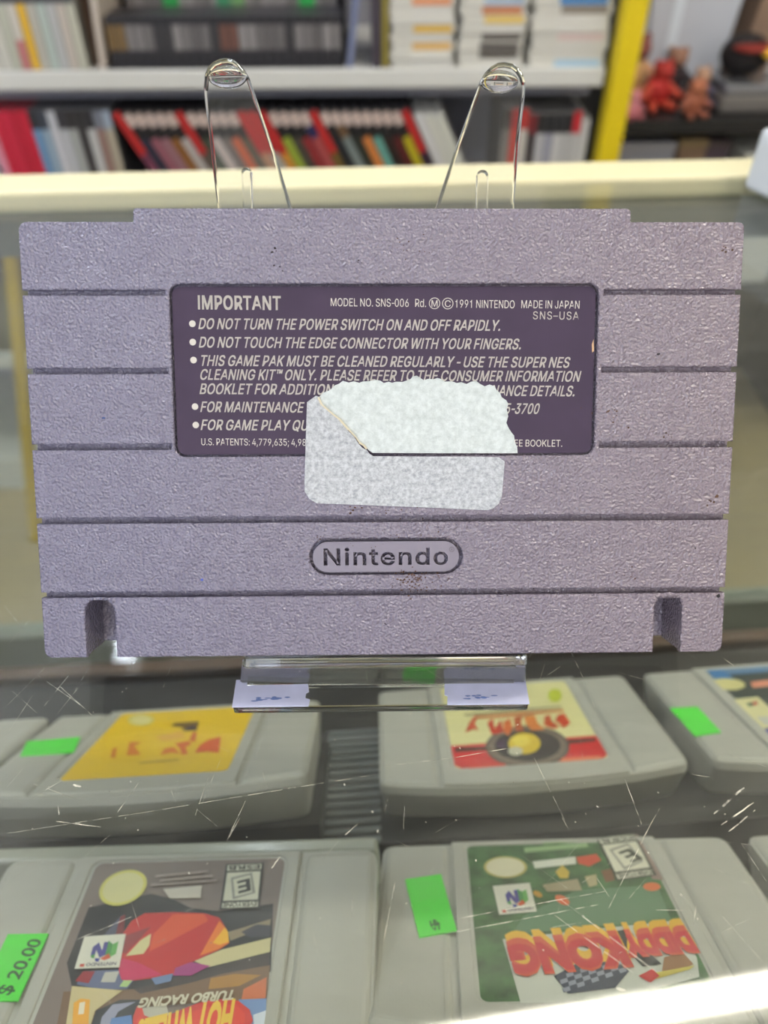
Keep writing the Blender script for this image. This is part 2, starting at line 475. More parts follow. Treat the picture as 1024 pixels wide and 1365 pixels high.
# plain grotesque capitals for the printed warnings: advance width and outlines per character, capitals 509 high
GLYPHS = {'$':(447,[[(202,-74),(202,583),(244,583),(244,-74)],[(224,-9),(188,-7),(156,-1),(128,9),(102,23),(81,40),(64,60),(51,83),(42,109),(38,137),(104,137),(114,102),(123,88),(150,66),(185,53),(224,49),(246,50),(286,60),(317,79),(329,92),(338,106),(344,122),(346,139),(340,168),(322,189),(296,205),(263,217),(184,239),(145,253),(112,269),(86,289),(67,313),(56,341),(52,372),(54,400),(62,425),(75,448),(92,468),(113,484),(138,498),(165,508),(195,514),(227,516),(259,514),(289,508),(316,498),(340,484),(360,468),(377,449),(390,427),(398,403),(401,378),(337,378),(332,402),(320,421),(302,437),(280,449),(254,456),(225,459),(204,457),(167,448),(139,430),(129,418),(121,405),(115,376),(117,359),(122,345),(142,324),(169,308),(198,297),(312,264),(359,238),(384,213),(395,198),(407,161),(408,139),(406,112),(399,87),(386,64),(370,43),(349,25),(323,11),(294,0),(261,-7)]]),',':(188,[[(38,-119),(68,71),(137,71),(84,-119)]]),'-':(280,[[(273,244),(273,188),(50,188),(50,244)]]),'.':(188,[[(95,-4),(83,-3),(73,1),(63,9),(55,18),(50,41),(55,64),(63,73),(73,81),(95,87),(118,81),(128,73),(140,53),(141,41),(140,29),(128,9),(118,1)]]),'0':(453,[[(227,-7),(191,-3),(158,7),(130,24),(105,48),(85,77),(69,113),(57,155),(50,202),(48,254),(50,306),(57,353),(69,395),(85,431),(106,461),(130,484),(159,502),(191,512),(227,516),(262,512),(295,502),(323,484),(348,461),(368,431),(384,395),(396,353),(403,306),(405,254),(403,202),(396,155),(384,113),(368,77),(348,48),(323,24),(295,7),(263,-3)],[(227,50),(250,52),(271,60),(290,74),(306,92),(320,116),(338,176),(344,254),(338,332),(330,365),(320,393),(306,416),(290,435),(271,449),(250,457),(227,460),(203,457),(182,449),(163,435),(147,416),(134,393),(123,365),(115,332),(109,254),(115,176),(123,144),(134,116),(147,92),(163,74),(182,60),(203,52)]]),'1':(453,[[(212,0),(277,0),(277,512),(225,512),(205,455),(165,420),(100,405),(100,362),(212,362)]]),'2':(453,[[(64,0),(64,47),(282,282),(311,327),(316,341),(320,371),(319,389),(315,405),(308,419),(298,431),(287,441),(258,455),(224,460),(188,454),(172,447),(148,427),(132,398),(128,381),(127,362),(66,362),(68,391),(75,418),(86,442),(102,464),(121,482),(143,496),(168,507),(225,516),(254,513),(281,507),(306,497),(328,482),(346,465),(361,445),(372,423),(379,398),(380,354),(377,336),(363,299),(317,235),(153,60),(153,57),(389,57),(389,0)]]),'3':(453,[[(218,-7),(188,-5),(159,1),(108,22),(88,38),(70,57),(57,79),(48,104),(44,132),(109,132),(112,115),(126,87),(150,66),(165,59),(182,54),(219,50),(258,55),(291,69),(315,93),(323,108),(328,125),(328,163),(316,196),(306,211),(275,234),(254,241),(229,246),(157,248),(157,299),(288,448),(288,452),(70,452),(70,509),(372,509),(372,461),(211,278),(211,289),(247,290),(279,286),(308,276),(333,262),(354,244),(371,222),(383,198),(391,173),(393,145),(390,116),(383,90),(370,66),(354,45),(333,27),(309,12),(281,2),(251,-5)]]),'4':(453,[[(40,105),(40,158),(247,509),(311,509),(109,166),(109,163),(413,163),(413,105)],[(282,0),(282,318),(343,318),(343,0)]]),'5':(453,[[(221,-7),(192,-5),(165,1),(140,11),(118,25),(99,41),(83,60),(71,82),(63,105),(60,130),(122,130),(130,102),(138,89),(160,68),(188,54),(221,50),(241,51),(276,64),(291,75),(314,104),(322,122),(326,141),(328,162),(326,183),(314,221),(290,251),(275,262),(238,275),(201,276),(184,273),(152,262),(128,246),(67,253),(96,509),(366,509),(366,452),(151,452),(134,301),(148,311),(178,325),(212,333),(252,332),(274,328),(294,321),(330,299),(358,269),(370,251),(379,231),(386,210),(390,187),(391,163),(388,132),(381,102),(369,76),(352,52),(332,32),(309,15),(282,3),(253,-4)]]),'6':(453,[[(226,-7),(196,-4),(168,3),(142,15),(119,31),(100,51),(84,74),(73,101),(66,130),(65,187),(80,239),(112,302),(252,509),(322,509),(151,261),(145,261),(157,279),(174,295),(184,302),(208,311),(235,314),(265,312),(316,295),(337,280),(355,262),(370,240),(380,215),(387,187),(389,157),(387,127),(379,98),(368,73),(352,50),(333,30),(310,14),(284,3),(257,-4)],[(226,48),(263,55),(293,73),(314,101),(322,119),(326,137),(327,157),(326,178),(322,196),(314,213),(293,241),(263,259),(245,264),(226,265),(207,264),(174,252),(148,229),(138,214),(131,197),(126,179),(125,158),(126,138),(131,119),(148,86),(160,73),(190,55),(207,50)]]),'7':(453,[[(97,0),(323,448),(323,452),(62,452),(62,509),(391,509),(391,449),(165,0)]]),'8':(453,[[(226,-7),(193,-5),(163,1),(136,11),(111,25),(91,42),(74,62),(62,84),(54,109),(52,135),(53,156),(65,195),(87,228),(117,252),(134,260),(153,265),(153,267),(129,276),(109,289),(93,308),(80,330),(73,354),(70,380),(79,429),(90,450),(106,469),(124,485),(146,498),(170,508),(197,514),(226,516),(255,514),(282,508),(306,498),(328,485),(346,469),(361,450),(373,429),(382,380),(379,354),(372,330),(359,308),(343,289),(323,276),(300,267),(300,265),(319,260),(335,252),(365,228),(387,195),(395,176),(401,135),(398,109),(391,84),(378,62),(362,42),(341,25),(317,11),(289,1),(259,-5)],[(226,49),(248,50),(285,60),(313,79),(323,91),(331,106),(337,139),(335,157),(330,173),(322,189),(312,202),(283,223),(265,230),(247,234),(226,235),(187,230),(169,223),(140,202),(130,189),(122,173),(117,157),(115,139),(121,106),(129,91),(139,79),(167,60),(205,50)],[(226,290),(260,294),(287,308),(298,318),(314,344),(318,359),(319,376),(318,392),(308,420),(288,442),(260,455),(244,459),(226,460),(208,459),(192,455),(164,442),(153,432),(138,407),(133,376),(134,359),(138,344),(154,318),(165,308),(193,294)]]),'9':(453,[[(226,516),(256,513),(285,506),(310,494),(333,478),(352,458),(368,434),(380,408),(387,378),(389,347),(387,322),(382,296),(373,270),(340,207),(200,0),(130,0),(301,248),(307,248),(302,238),(278,214),(257,202),(232,195),(188,197),(161,203),(137,214),(116,229),(98,247),(83,269),(72,294),(66,321),(64,352),(66,382),(73,411),(85,436),(101,459),(120,479),(143,494),(168,506),(196,513)],[(226,460),(207,459),(190,454),(174,446),(148,423),(131,390),(125,352),(131,313),(138,295),(148,280),(174,257),(207,245),(226,243),(263,249),(293,267),(305,280),(322,312),(326,330),(327,350),(326,371),(322,390),(305,422),(279,446),(263,454),(245,459)]]),':':(188,[[(95,-4),(83,-3),(73,1),(63,9),(55,18),(50,41),(55,64),(63,73),(73,81),(95,87),(118,81),(128,73),(140,53),(141,41),(140,29),(128,9),(118,1)],[(95,271),(83,272),(63,284),(55,294),(51,304),(50,316),(55,339),(63,349),(73,356),(95,362),(118,356),(128,349),(140,328),(141,316),(140,304),(128,284),(107,272)]]),';':(188,[[(38,-119),(68,71),(137,71),(84,-119)],[(103,271),(92,272),(71,284),(59,304),(58,316),(59,328),(71,349),(81,356),(103,362),(116,360),(136,349),(148,328),(149,316),(148,304),(136,284),(116,272)]]),'A':(480,[[(16,0),(201,509),(276,509),(463,0),(395,0),(287,302),(244,438),(232,478),(245,478),(213,371),(191,302),(85,0)],[(110,142),(110,199),(370,199),(370,142)]]),'B':(456,[[(60,0),(60,509),(241,509),(274,507),(304,501),(329,491),(350,477),(367,461),(381,442),(390,421),(396,398),(397,353),(393,336),(387,320),(368,295),(343,278),(315,267),(315,262),(331,260),(347,254),(378,234),(391,220),(411,184),(416,161),(418,136),(416,111),(410,88),(400,67),(386,48),(368,31),(344,18),(317,8),(284,2),(247,0)],[(125,57),(245,57),(281,60),(309,67),(330,80),(344,96),(353,115),(355,137),(350,169),(333,197),(320,209),(289,225),(248,231),(125,231)],[(125,285),(238,285),(273,290),(302,304),(314,314),(323,326),(335,355),(336,372),(333,393),(326,412),(313,429),(294,442),(270,449),(240,452),(125,452)]]),'C':(510,[[(267,-7),(225,-3),(186,7),(150,25),(119,49),(92,79),(70,115),(53,157),(44,203),(40,254),(44,305),(53,352),(70,393),(92,429),(119,459),(150,484),(186,501),(225,512),(267,516),(317,511),(362,496),(383,485),(419,456),(435,438),(459,397),(473,348),(408,348),(404,365),(389,395),(380,407),(357,428),(344,437),(315,449),(300,453),(267,456),(237,453),(209,445),(184,432),(161,414),(141,391),(125,364),(113,332),(106,295),(103,254),(106,213),(113,177),(125,145),(141,117),(161,94),(184,76),(210,63),(237,56),(267,53),(300,56),(330,65),(344,72),(369,90),(389,114),(397,128),(408,160),(473,160),(459,112),(448,91),(420,53),(402,38),(363,13),(341,5),(293,-6)]]),'D':(502,[[(219,0),(96,0),(96,57),(215,57),(254,60),(288,68),(318,81),(343,99),(363,122),(379,149),(390,181),(397,216),(399,255),(397,294),(390,329),(379,361),(364,388),(344,410),(320,428),(291,441),(258,449),(221,452),(93,452),(93,509),(225,509),(273,505),(315,495),(353,478),(385,455),(412,426),(433,391),(449,351),(458,306),(462,255),(458,205),(449,159),(433,119),(411,83),(384,54),(351,31),(312,14),(268,3)],[(125,509),(125,0),(60,0),(60,509)]]),'E':(419,[[(60,0),(60,509),(372,509),(372,452),(125,452),(125,286),(355,286),(355,229),(125,229),(125,57),(375,57),(375,0)]]),'F':(410,[[(60,0),(60,509),(369,509),(369,452),(125,452),(125,278),(346,278),(346,221),(125,221),(125,0)]]),'G':(520,[[(269,-7),(225,-3),(185,7),(149,25),(118,49),(91,79),(69,116),(53,157),(43,203),(40,254),(43,305),(53,352),(69,393),(91,429),(117,459),(149,484),(184,501),(223,512),(265,516),(316,510),(340,504),(384,483),(421,453),(436,436),(460,395),(474,349),(408,349),(387,393),(368,417),(344,436),(330,443),(300,453),(283,455),(265,456),(236,453),(209,445),(183,432),(160,414),(141,392),(125,364),(113,332),(106,295),(103,254),(106,213),(113,177),(125,145),(141,117),(161,95),(184,76),(210,63),(238,56),(269,53),(296,55),(322,61),(345,71),(365,85),(382,102),(396,123),(407,147),(413,173),(415,202),(434,199),(283,199),(283,256),(478,256),(478,200),(475,160),(466,124),(451,91),(431,62),(406,38),(377,19),(344,5),(308,-4)]]),'H':(517,[[(60,0),(60,509),(125,509),(125,289),(392,289),(392,509),(457,509),(457,0),(392,0),(392,232),(125,232),(125,0)]]),'I':(185,[[(60,0),(125,0),(125,509),(60,509)]]),'J':(396,[[(185,-7),(143,-2),(106,11),(75,33),(52,63),(38,100),(33,145),(33,173),(98,173),(100,117),(108,93),(122,74),(139,61),(160,53),(185,50),(209,53),(230,61),(248,74),(261,93),(269,117),(272,145),(272,509),(336,509),(336,145),(332,100),(318,63),(294,33),(263,11),(227,-2)]]),'K':(467,[[(104,145),(104,216),(174,303),(364,509),(448,509),(231,276),(228,276)],[(60,0),(60,509),(125,509),(125,334),(125,0)],[(372,0),(188,259),(228,309),(449,0)]]),'L':(393,[[(60,0),(60,509),(125,509),(125,57),(361,57),(361,0)]]),'M':(628,[[(60,0),(60,509),(152,509),(284,170),(322,49),(307,49),(349,179),(476,509),(568,509),(568,0),(504,0),(504,327),(507,443),(507,457),(513,457),(456,291),(342,0),(286,0),(170,291),(112,457),(119,457),(121,386),(122,0)]]),'N':(523,[[(60,0),(60,509),(136,509),(363,151),(414,55),(405,54),(399,142),(399,509),(463,509),(463,0),(387,0),(168,346),(108,452),(119,454),(125,313),(125,0)]]),'O':(533,[[(267,-7),(225,-3),(186,7),(150,25),(119,49),(92,79),(70,115),(53,157),(44,203),(40,254),(44,305),(53,352),(70,393),(92,429),(119,459),(150,484),(186,501),(225,512),(267,516),(309,512),(348,501),(384,484),(415,459),(442,429),(464,393),(480,352),(490,305),(493,254),(490,203),(480,157),(464,115),(442,79),(415,49),(384,25),(348,7),(309,-3)],[(267,53),(296,55),(324,63),(349,76),(372,94),(392,116),(408,144),(420,176),(428,213),(430,254),(428,295),(420,332),(408,365),(392,392),(372,415),(349,433),(324,446),(296,453),(267,456),(237,453),(210,445),(184,433),(161,415),(142,392),(125,364),(113,332),(106,295),(103,254),(106,213),(113,176),(125,144),(142,117),(161,94),(184,76),(210,63),(237,55)]]),'P':(445,[[(60,0),(60,509),(235,509),(272,506),(305,499),(332,487),(356,471),(375,452),(390,430),(407,377),(409,348),(407,318),(390,265),(375,243),(356,223),(332,207),(305,195),(272,188),(235,186),(109,186),(109,242),(233,242),(279,248),(312,266),(324,279),(333,294),(343,328),(343,367),(333,402),(324,416),(297,439),(257,451),(125,452),(125,0)]]),'Q':(533,[[(245,159),(313,159),(468,-48),(401,-48)],[(267,-7),(225,-3),(186,7),(150,25),(119,49),(92,79),(70,115),(53,157),(44,203),(40,254),(44,305),(53,352),(70,393),(92,429),(119,459),(150,484),(186,501),(225,512),(267,516),(309,512),(348,501),(384,484),(415,459),(442,429),(464,393),(480,352),(490,305),(493,254),(490,203),(480,157),(464,115),(442,79),(415,49),(384,25),(348,7),(309,-3)],[(267,53),(296,55),(324,63),(349,76),(372,94),(392,116),(408,144),(420,176),(428,213),(430,254),(428,295),(420,332),(408,365),(392,392),(372,415),(349,433),(324,446),(296,453),(267,456),(237,453),(210,445),(184,433),(161,415),(142,392),(125,364),(113,332),(106,295),(103,254),(106,213),(113,176),(125,144),(142,117),(161,94),(184,76),(210,63),(237,55)]]),'R':(449,[[(60,0),(60,509),(236,509),(273,506),(305,500),(333,489),(356,473),(376,455),(390,433),(401,408),(407,381),(409,352),(407,323),(401,296),(390,271),(376,250),(356,232),(333,217),(305,206),(273,200),(236,198),(96,198),(96,255),(234,255),(280,260),(298,267),(313,276),(325,287),(334,300),(344,333),(344,371),(334,405),(325,419),(298,440),(258,451),(125,452),(125,0)],[(353,0),(230,229),(303,229),(428,0)]]),'S':(447,[[(224,-9),(188,-7),(156,-1),(128,9),(102,23),(81,40),(64,60),(51,83),(42,109),(38,137),(104,137),(114,102),(123,88),(150,66),(185,53),(224,49),(246,50),(286,60),(317,79),(329,92),(338,106),(344,122),(346,139),(340,168),(322,189),(296,205),(263,217),(184,239),(145,253),(112,269),(86,289),(67,313),(56,341),(52,372),(54,400),(62,425),(75,448),(92,468),(113,484),(138,498),(165,508),(195,514),(227,516),(259,514),(289,508),(316,498),(340,484),(360,468),(377,449),(390,427),(398,403),(401,378),(337,378),(332,402),(320,421),(302,437),(280,449),(254,456),(225,459),(204,457),(167,448),(139,430),(129,418),(121,405),(115,376),(117,359),(122,345),(142,324),(169,308),(198,297),(312,264),(359,238),(384,213),(395,198),(407,161),(408,139),(406,112),(399,87),(386,64),(370,43),(349,25),(323,11),(294,0),(261,-7)]]),'T':(449,[[(32,452),(32,509),(417,509),(417,452),(257,452),(257,0),(193,0),(193,452)]]),'U':(517,[[(259,-8),(220,-6),(186,2),(154,15),(126,33),(103,55),(85,80),(71,108),(63,140),(60,173),(60,509),(124,509),(124,178),(126,155),(132,133),(141,113),(153,95),(169,80),(187,68),(208,59),(232,53),(259,52),(285,53),(309,59),(331,68),(349,80),(364,95),(377,113),(391,155),(393,178),(393,509),(457,509),(457,173),(454,140),(446,108),(433,80),(414,55),(391,33),(363,15),(332,2),(297,-6)]]),'V':(480,[[(204,0),(16,509),(84,509),(207,164),(248,31),(235,31),(283,187),(395,509),(463,509),(278,0)]]),'W':(686,[[(155,0),(16,509),(82,509),(172,162),(197,40),(189,40),(203,111),(306,509),(380,509),(462,196),(490,76),(497,40),(488,40),(506,128),(603,509),(670,509),(530,0),(455,0),(362,345),(351,391),(336,475),(350,475),(330,371),(230,0)]]),'X':(474,[[(18,0),(217,284),(217,236),(29,509),(104,509),(188,386),(230,318),(243,292),(232,292),(258,339),(288,386),(374,509),(446,509),(259,239),(259,287),(456,0),(382,0),(275,154),(230,231),(244,231),(213,176),(91,0)]]),'Y':(472,[[(203,0),(203,208),(16,509),(91,509),(203,327),(231,274),(250,230),(224,230),(242,275),(260,310),(381,509),(455,509),(268,208),(268,0)]]),'Z':(438,[[(42,0),(42,46),(306,431),(341,476),(348,454),(40,452),(40,509),(397,509),(397,462),(169,129),(110,49),(97,33),(90,54),(152,57),(399,57),(399,0)]]),'d':(424,[[(195,-8),(165,-6),(137,3),(111,16),(89,34),(70,57),(55,84),(43,116),(36,151),(34,189),(36,227),(43,261),(55,293),(70,320),(89,342),(112,361),(137,374),(165,382),(218,383),(253,373),(278,355),(295,336),(306,319),(311,319),(311,509),(372,509),(372,0),(313,0),(313,59),(307,59),(287,31),(266,12),(236,-3),(217,-7)],[(205,47),(226,49),(246,55),(263,65),(278,78),(290,95),(299,115),(306,138),(312,189),(306,241),(300,263),(278,299),(263,312),(246,322),(227,328),(205,330),(182,328),(162,322),(130,298),(118,281),(108,261),(102,239),(96,189),(102,139),(118,97),(130,80),(145,66),(162,55),(182,49)]]),'e':(404,[[(212,-8),(177,-5),(145,3),(117,16),(92,35),(72,58),(56,85),(44,116),(37,150),(34,187),(36,224),(44,258),(55,290),(71,317),(91,340),(115,359),(142,373),(172,382),(205,384),(246,380),(285,366),(303,355),(334,324),(347,305),(365,256),(370,227),(371,169),(75,169),(75,221),(338,221),(310,202),(308,226),(298,269),(277,301),(263,314),(246,323),(227,328),(205,330),(183,328),(164,323),(146,313),(131,301),(119,286),(109,270),(97,231),(96,178),(102,127),(110,106),(121,88),(135,73),(151,61),(169,53),(190,48),(227,47),(254,53),(276,65),(294,82),(306,105),(365,91),(358,72),(335,39),(302,14),(283,4),(261,-3)]]),'i':(167,[[(53,0),(53,379),(114,379),(114,0)],[(84,443),(73,444),(54,455),(47,463),(41,483),(47,504),(54,512),(63,518),(84,524),(95,522),(114,512),(121,504),(126,483),(125,472),(114,455),(105,448)]]),'n':(410,[[(114,227),(114,0),(53,0),(53,379),(112,379),(112,287),(102,287),(116,319),(132,344),(152,362),(175,374),(200,382),(227,384),(252,383),(295,369),(313,356),(328,340),(341,321),(350,298),(355,271),(357,240),(357,0),(296,0),(296,235),(293,263),(286,286),(273,304),(256,318),(235,326),(210,329),(192,328),(161,317),(147,308),(126,283),(115,248)]]),'o':(415,[[(207,-8),(174,-5),(144,3),(117,16),(93,35),(72,58),(56,85),(44,116),(37,150),(34,187),(37,225),(44,260),(56,291),(72,318),(93,341),(117,360),(144,374),(174,382),(207,384),(241,382),(271,374),(299,360),(323,341),(343,318),(359,291),(371,260),(379,225),(381,187),(379,150),(371,116),(359,85),(343,58),(323,35),(299,16),(271,3),(241,-5)],[(207,46),(231,49),(252,55),(270,66),(285,80),(298,97),(314,139),(319,187),(314,236),(298,278),(285,296),(270,310),(252,321),(231,328),(207,330),(184,328),(163,321),(145,310),(130,296),(108,258),(102,236),(96,187),(102,139),(108,117),(118,97),(130,80),(145,66),(163,55),(184,49)]]),'t':(227,[[(65,471),(126,471),(126,379),(204,379),(204,327),(126,327),(126,98),(130,70),(136,61),(144,55),(156,51),(180,50),(202,54),(213,2),(200,-2),(168,-4),(138,-1),(113,7),(92,21),(77,41),(68,64),(65,93),(65,327),(6,327),(6,379),(65,379)]]),'–':(350,[[(350,244),(350,188),(0,188),(0,244)]]),'™':(424,[[(289,326),(209,509),(242,509),(298,375),(354,509),(387,509),(307,326)],[(202,326),(202,509),(235,509),(235,326)],[(361,326),(361,509),(394,509),(394,326)],[(82,326),(82,492),(115,492),(115,326)],[(27,480),(27,509),(170,509),(170,480)]])}
GCAP = 509.0
def fatten(c, d):
    """moves an outline sideways by d (letters grow, counters shrink)"""
    out = []; n = len(c)
    for i in range(n):
        p = Vector(c[i]); a = (p - Vector(c[i - 1])); b2 = (Vector(c[(i + 1) % n]) - p)
        if a.length < 1e-6 or b2.length < 1e-6:
            out.append(tuple(p)); continue
        a.normalize(); b2.normalize()
        na = Vector((-a.y, a.x)); nb = Vector((-b2.y, b2.x))
        m = na + nb
        if m.length < 0.3:
            q = p + na * d
        else:
            m.normalize(); q = p + m * min(d / max(0.45, m.dot(na)), 2.2 * d) if d > 0 else p
        out.append((q.x, q.y))
    return out
def area(c):
    return sum(c[i - 1][0] * c[i][1] - c[i][0] * c[i - 1][1] for i in range(len(c))) / 2
GFILL = {}
def glyph_loops(ch, fat):
    adv, cs = GLYPHS[ch]
    if not cs: return []
    big = max(cs, key=lambda c: abs(area(c)))
    sgn = -1 if area(big) > 0 else 1      # outward is the left side of a clockwise outline
    return [fatten(c if sgn > 0 else c[::-1], fat) if fat else c for c in cs]
def fill_letter(loops):
    sg = 1 if area(max(loops, key=lambda c: abs(area(c)))) > 0 else -1
    outs = [c for c in loops if area(c) * sg > 0]; ins = [c for c in loops if area(c) * sg < 0]
    vs = []; fs = []
    for k, c in enumerate(outs):
        hs = [h for h in ins if all(min(p[i] for p in c) < min(p[i] for p in h) and max(p[i] for p in h) < max(p[i] for p in c) for i in (0, 1))]
        v, f = flat_fill([c] + hs)
        o_ = len(vs); vs += v; fs += [[i + o_ for i in q] for q in f]
    return vs, fs
def glyph_layout(s, fat, track):
    x = 0; out = []
    for ch in s:
        if ch == ' ':
            x += 165; continue
        out.append((ch, x)); x += GLYPHS[ch][0] + 1.2 * fat + track
    return out
def glyph_text(mb, s, p0, p1, h, z, m, fat=0, shear=0.0, track=0):
    vs = []; fs = []
    for ch, x in glyph_layout(s, fat, track):
        if ch not in GFILL:
            GFILL[ch] = fill_letter(glyph_loops(ch, 0))
        v, f = GFILL[ch]
        for dx, dy in ([(0, 0), (fat, fat * .7), (fat, -fat * .7), (-fat, fat * .7), (-fat, -fat * .7)] if fat else [(0, 0)]):
            o_ = len(vs)
            vs += [(a + x + dx, b2 + dy) for a, b2 in v]; fs += [[i + o_ for i in q] for q in f]
    xa = min(v[0] for v in vs); xb = max(v[0] for v in vs)
    a = Vector(p0); d = Vector(p1) - a; L = d.length; u = d / L; n = Vector((-u.y, u.x))
    extra = shear * h * 0.5
    out = []
    for v in vs:
        q = a + u * ((v[0] - xa) / (xb - xa) * L) + n * (v[1] / GCAP * h) + u * (v[1] / GCAP * h * shear - extra)
        out.append((q.x, q.y, z))
    mb.add(out, fs, m)
def glyph_holes(s, x0, x1, y0, h, fat, track=0):
    raw = []
    for ch, x in glyph_layout(s, fat, track):
        raw += [[(p[0] + x, p[1]) for p in c] for c in glyph_loops(ch, fat)]
    xa = min(p[0] for c in raw for p in c); xb = max(p[0] for c in raw for p in c)
    return [[(x0 + (p[0] - xa) / (xb - xa) * (x1 - x0), y0 + p[1] / GCAP * h) for p in c] for c in raw]

# ------------------------------------------------------------------ the room
COUNTER_YAW = R(3.6)
SHELF_YAW = R(1.5)
carpet = mat('floor_tile', (176, 160, 126), 0.5, var=0.12, vscale=3)
wallm = mat('wall_paint', (185, 182, 174), 0.8, var=0.03, vscale=5)
ceilm = mat('ceiling_tile', (205, 205, 200), 0.9, bump=0.3, bscale=60, bdist=0.002)
def structure(name, x0, x1, y0, y1, z0, z1, m):
    b = MB(); b.box(x0, x1, y0, y1, z0, z1, m)
    o = b.build(name)
    o.location = V(0, 0, 0)
    return tag(o, kind='structure')
structure('floor', -3000, 3000, -2500, 2700, -EYE - 40, -EYE, carpet)
structure('wall_back', -3000, 3000, 2700, 2760, -EYE, 1700, wallm)
structure('ceiling', -3000, 3000, -2500, 2760, 1700, 1740, ceilm)

# ceiling tubes
hous = mat('lamp_housing', (225, 225, 220), 0.4)
tube_w = glow('tube_warm', (255, 247, 232), TUBE)
tube_c = glow('tube_cool', (232, 240, 255), TUBE)
def ceiling_tube(p, q, m, label):
    p = Vector(p); q = Vector(q)
    t = thing('fluorescent_light', label, 'ceiling light', ((p + q) / 2).to_tuple(), None, 'fluorescent lights on the ceiling')
    d = (q - p) / 2; n = d.normalized()
    side = Vector((-n.y, n.x, 0))
    M = Matrix((n, side, Vector((0, 0, 1)))).transposed().to_4x4()
    L = d.length
    b = MB(); b.box(-L - 30, L + 30, -45, 45, 34, 108, hous, 4); b.build('housing', t, M=M)
    b = MB(); b.cyl((-L, 0, 0), (L, 0, 0), 26, m, 20); b.build('tube', t, smooth=True, M=M)
    for s in (-1, 1):
        b = MB(); b.box(min(s * L, s * (L + 26)), max(s * L, s * (L + 26)), -30, 30, -30, 36, hous, 3); b.build('end_cap', t, M=M)
ceiling_tube((60, 380, 1590), (1340, 556, 1590), tube_w, 'long fluorescent ceiling tube mirrored as the bright streak in the glass, lower right')
ceiling_tube((-791, 1335, 1590), (-791, 2500, 1590), tube_c, 'fluorescent ceiling tube running over the shelves at left')
ceiling_tube((-1450, 150, 1590), (-1420, 1350, 1590), tube_c, 'unseen cool ceiling tube added over the aisle far left of the counter')  # out-of-view tube added to brighten the aisle floor
ceiling_tube((1480, 150, 1590), (1510, 1350, 1590), tube_w, 'unseen warm ceiling tube added over the aisle far right of the counter')  # its added counterpart, brightens the aisle from the right

ceiling_tube((-1150, -1900, 1590), (-150, -2020, 1590), tube_c, 'unseen cool ceiling tube added near the left window behind the photographer')  # added so that the cartridge grain catches glints
ceiling_tube((350, -2050, 1590), (1350, -2000, 1590), tube_w, 'unseen warm ceiling tube added near the right window behind the photographer')  # second added tube behind the camera, for warm glints

# shop front behind the photographer: wall with two added windows whose panes glow onto the cartridge
fill_c = glow('fill_cool', (226, 236, 255), FILL_LEFT)
fill_w = glow('fill_warm', (255, 240, 224), FILL_RIGHT)
frame_m = mat('window_paint', (230, 230, 226), 0.5)
b = MB()
for x0, x1, z0, z1 in ((-3000, -2050, -EYE, 1700), (-250, 250, -EYE, 1700), (1950, 3000, -EYE, 1700), (-2050, -250, -EYE, -420), (250, 1950, -EYE, -420), (-2050, -250, 1250, 1700), (250, 1950, 1250, 1700)):
    b.box(x0, x1, -2560, -2500, z0, z1, wallm)
o_ = b.build('wall_front'); o_.location = V(0, 0, 0); tag(o_, kind='structure')
for nm, x0, x1, m in (('added_window_1', -2050, -250, fill_c), ('added_window_2', 250, 1950, fill_w)):
    b = MB(); b.box(x0, x1, -2545, -2535, -420, 1250, m)
    o_ = b.build(nm); o_.location = V(0, 0, 0); tag(o_, kind='structure')
    b = MB()
    for xa, xb, za, zb in ((x0, x0 + 50, -420, 1250), (x1 - 50, x1, -420, 1250), (x0, x1, -420, -370), (x0, x1, 1200, 1250), ((x0 + x1) / 2 - 25, (x0 + x1) / 2 + 25, -420, 1250)):
        b.box(xa, xb, -2530, -2498, za, zb, frame_m)
    b.build('added_window_frame', o_)

# ------------------------------------------------------------------ the glass counter
cream = mat('cream_aluminium', (238, 230, 190), 0.38, spec=0.5)
dark_lam = mat('dark_laminate', (38, 36, 34), 0.5, var=0.1, vscale=30)
grey_lam = mat('grey_laminate', (168, 172, 158), 0.5, var=0.05, vscale=12)
brown_trim = mat('brown_trim', (88, 66, 50), 0.55, var=0.15, vscale=20)
glass_top = pane_mat('counter_glass', (0.965, 0.98, 0.96, 1), 0.07)
glass_front = pane_mat('panel_glass', (0.93, 0.96, 0.94, 1), 0.05)
scratch = scratch_mat()
case = thing('display_case', 'glass topped counter with cream frame that carries the cartridge stand', 'display counter', (0, 0, -EYE), (0, 0, COUNTER_YAW))
FZ = EYE   # local heights are measured from the floor
def cz(z): return z + FZ
b = MB(); b.box(-760, 900, 16.2, 394, cz(-143), cz(-137), glass_top)
def glass_local(pts):
    Mi = Matrix.Rotation(-COUNTER_YAW, 4, 'Z')
    return [(Mi @ Vector((p[0], p[1], 0))) for p in pts]
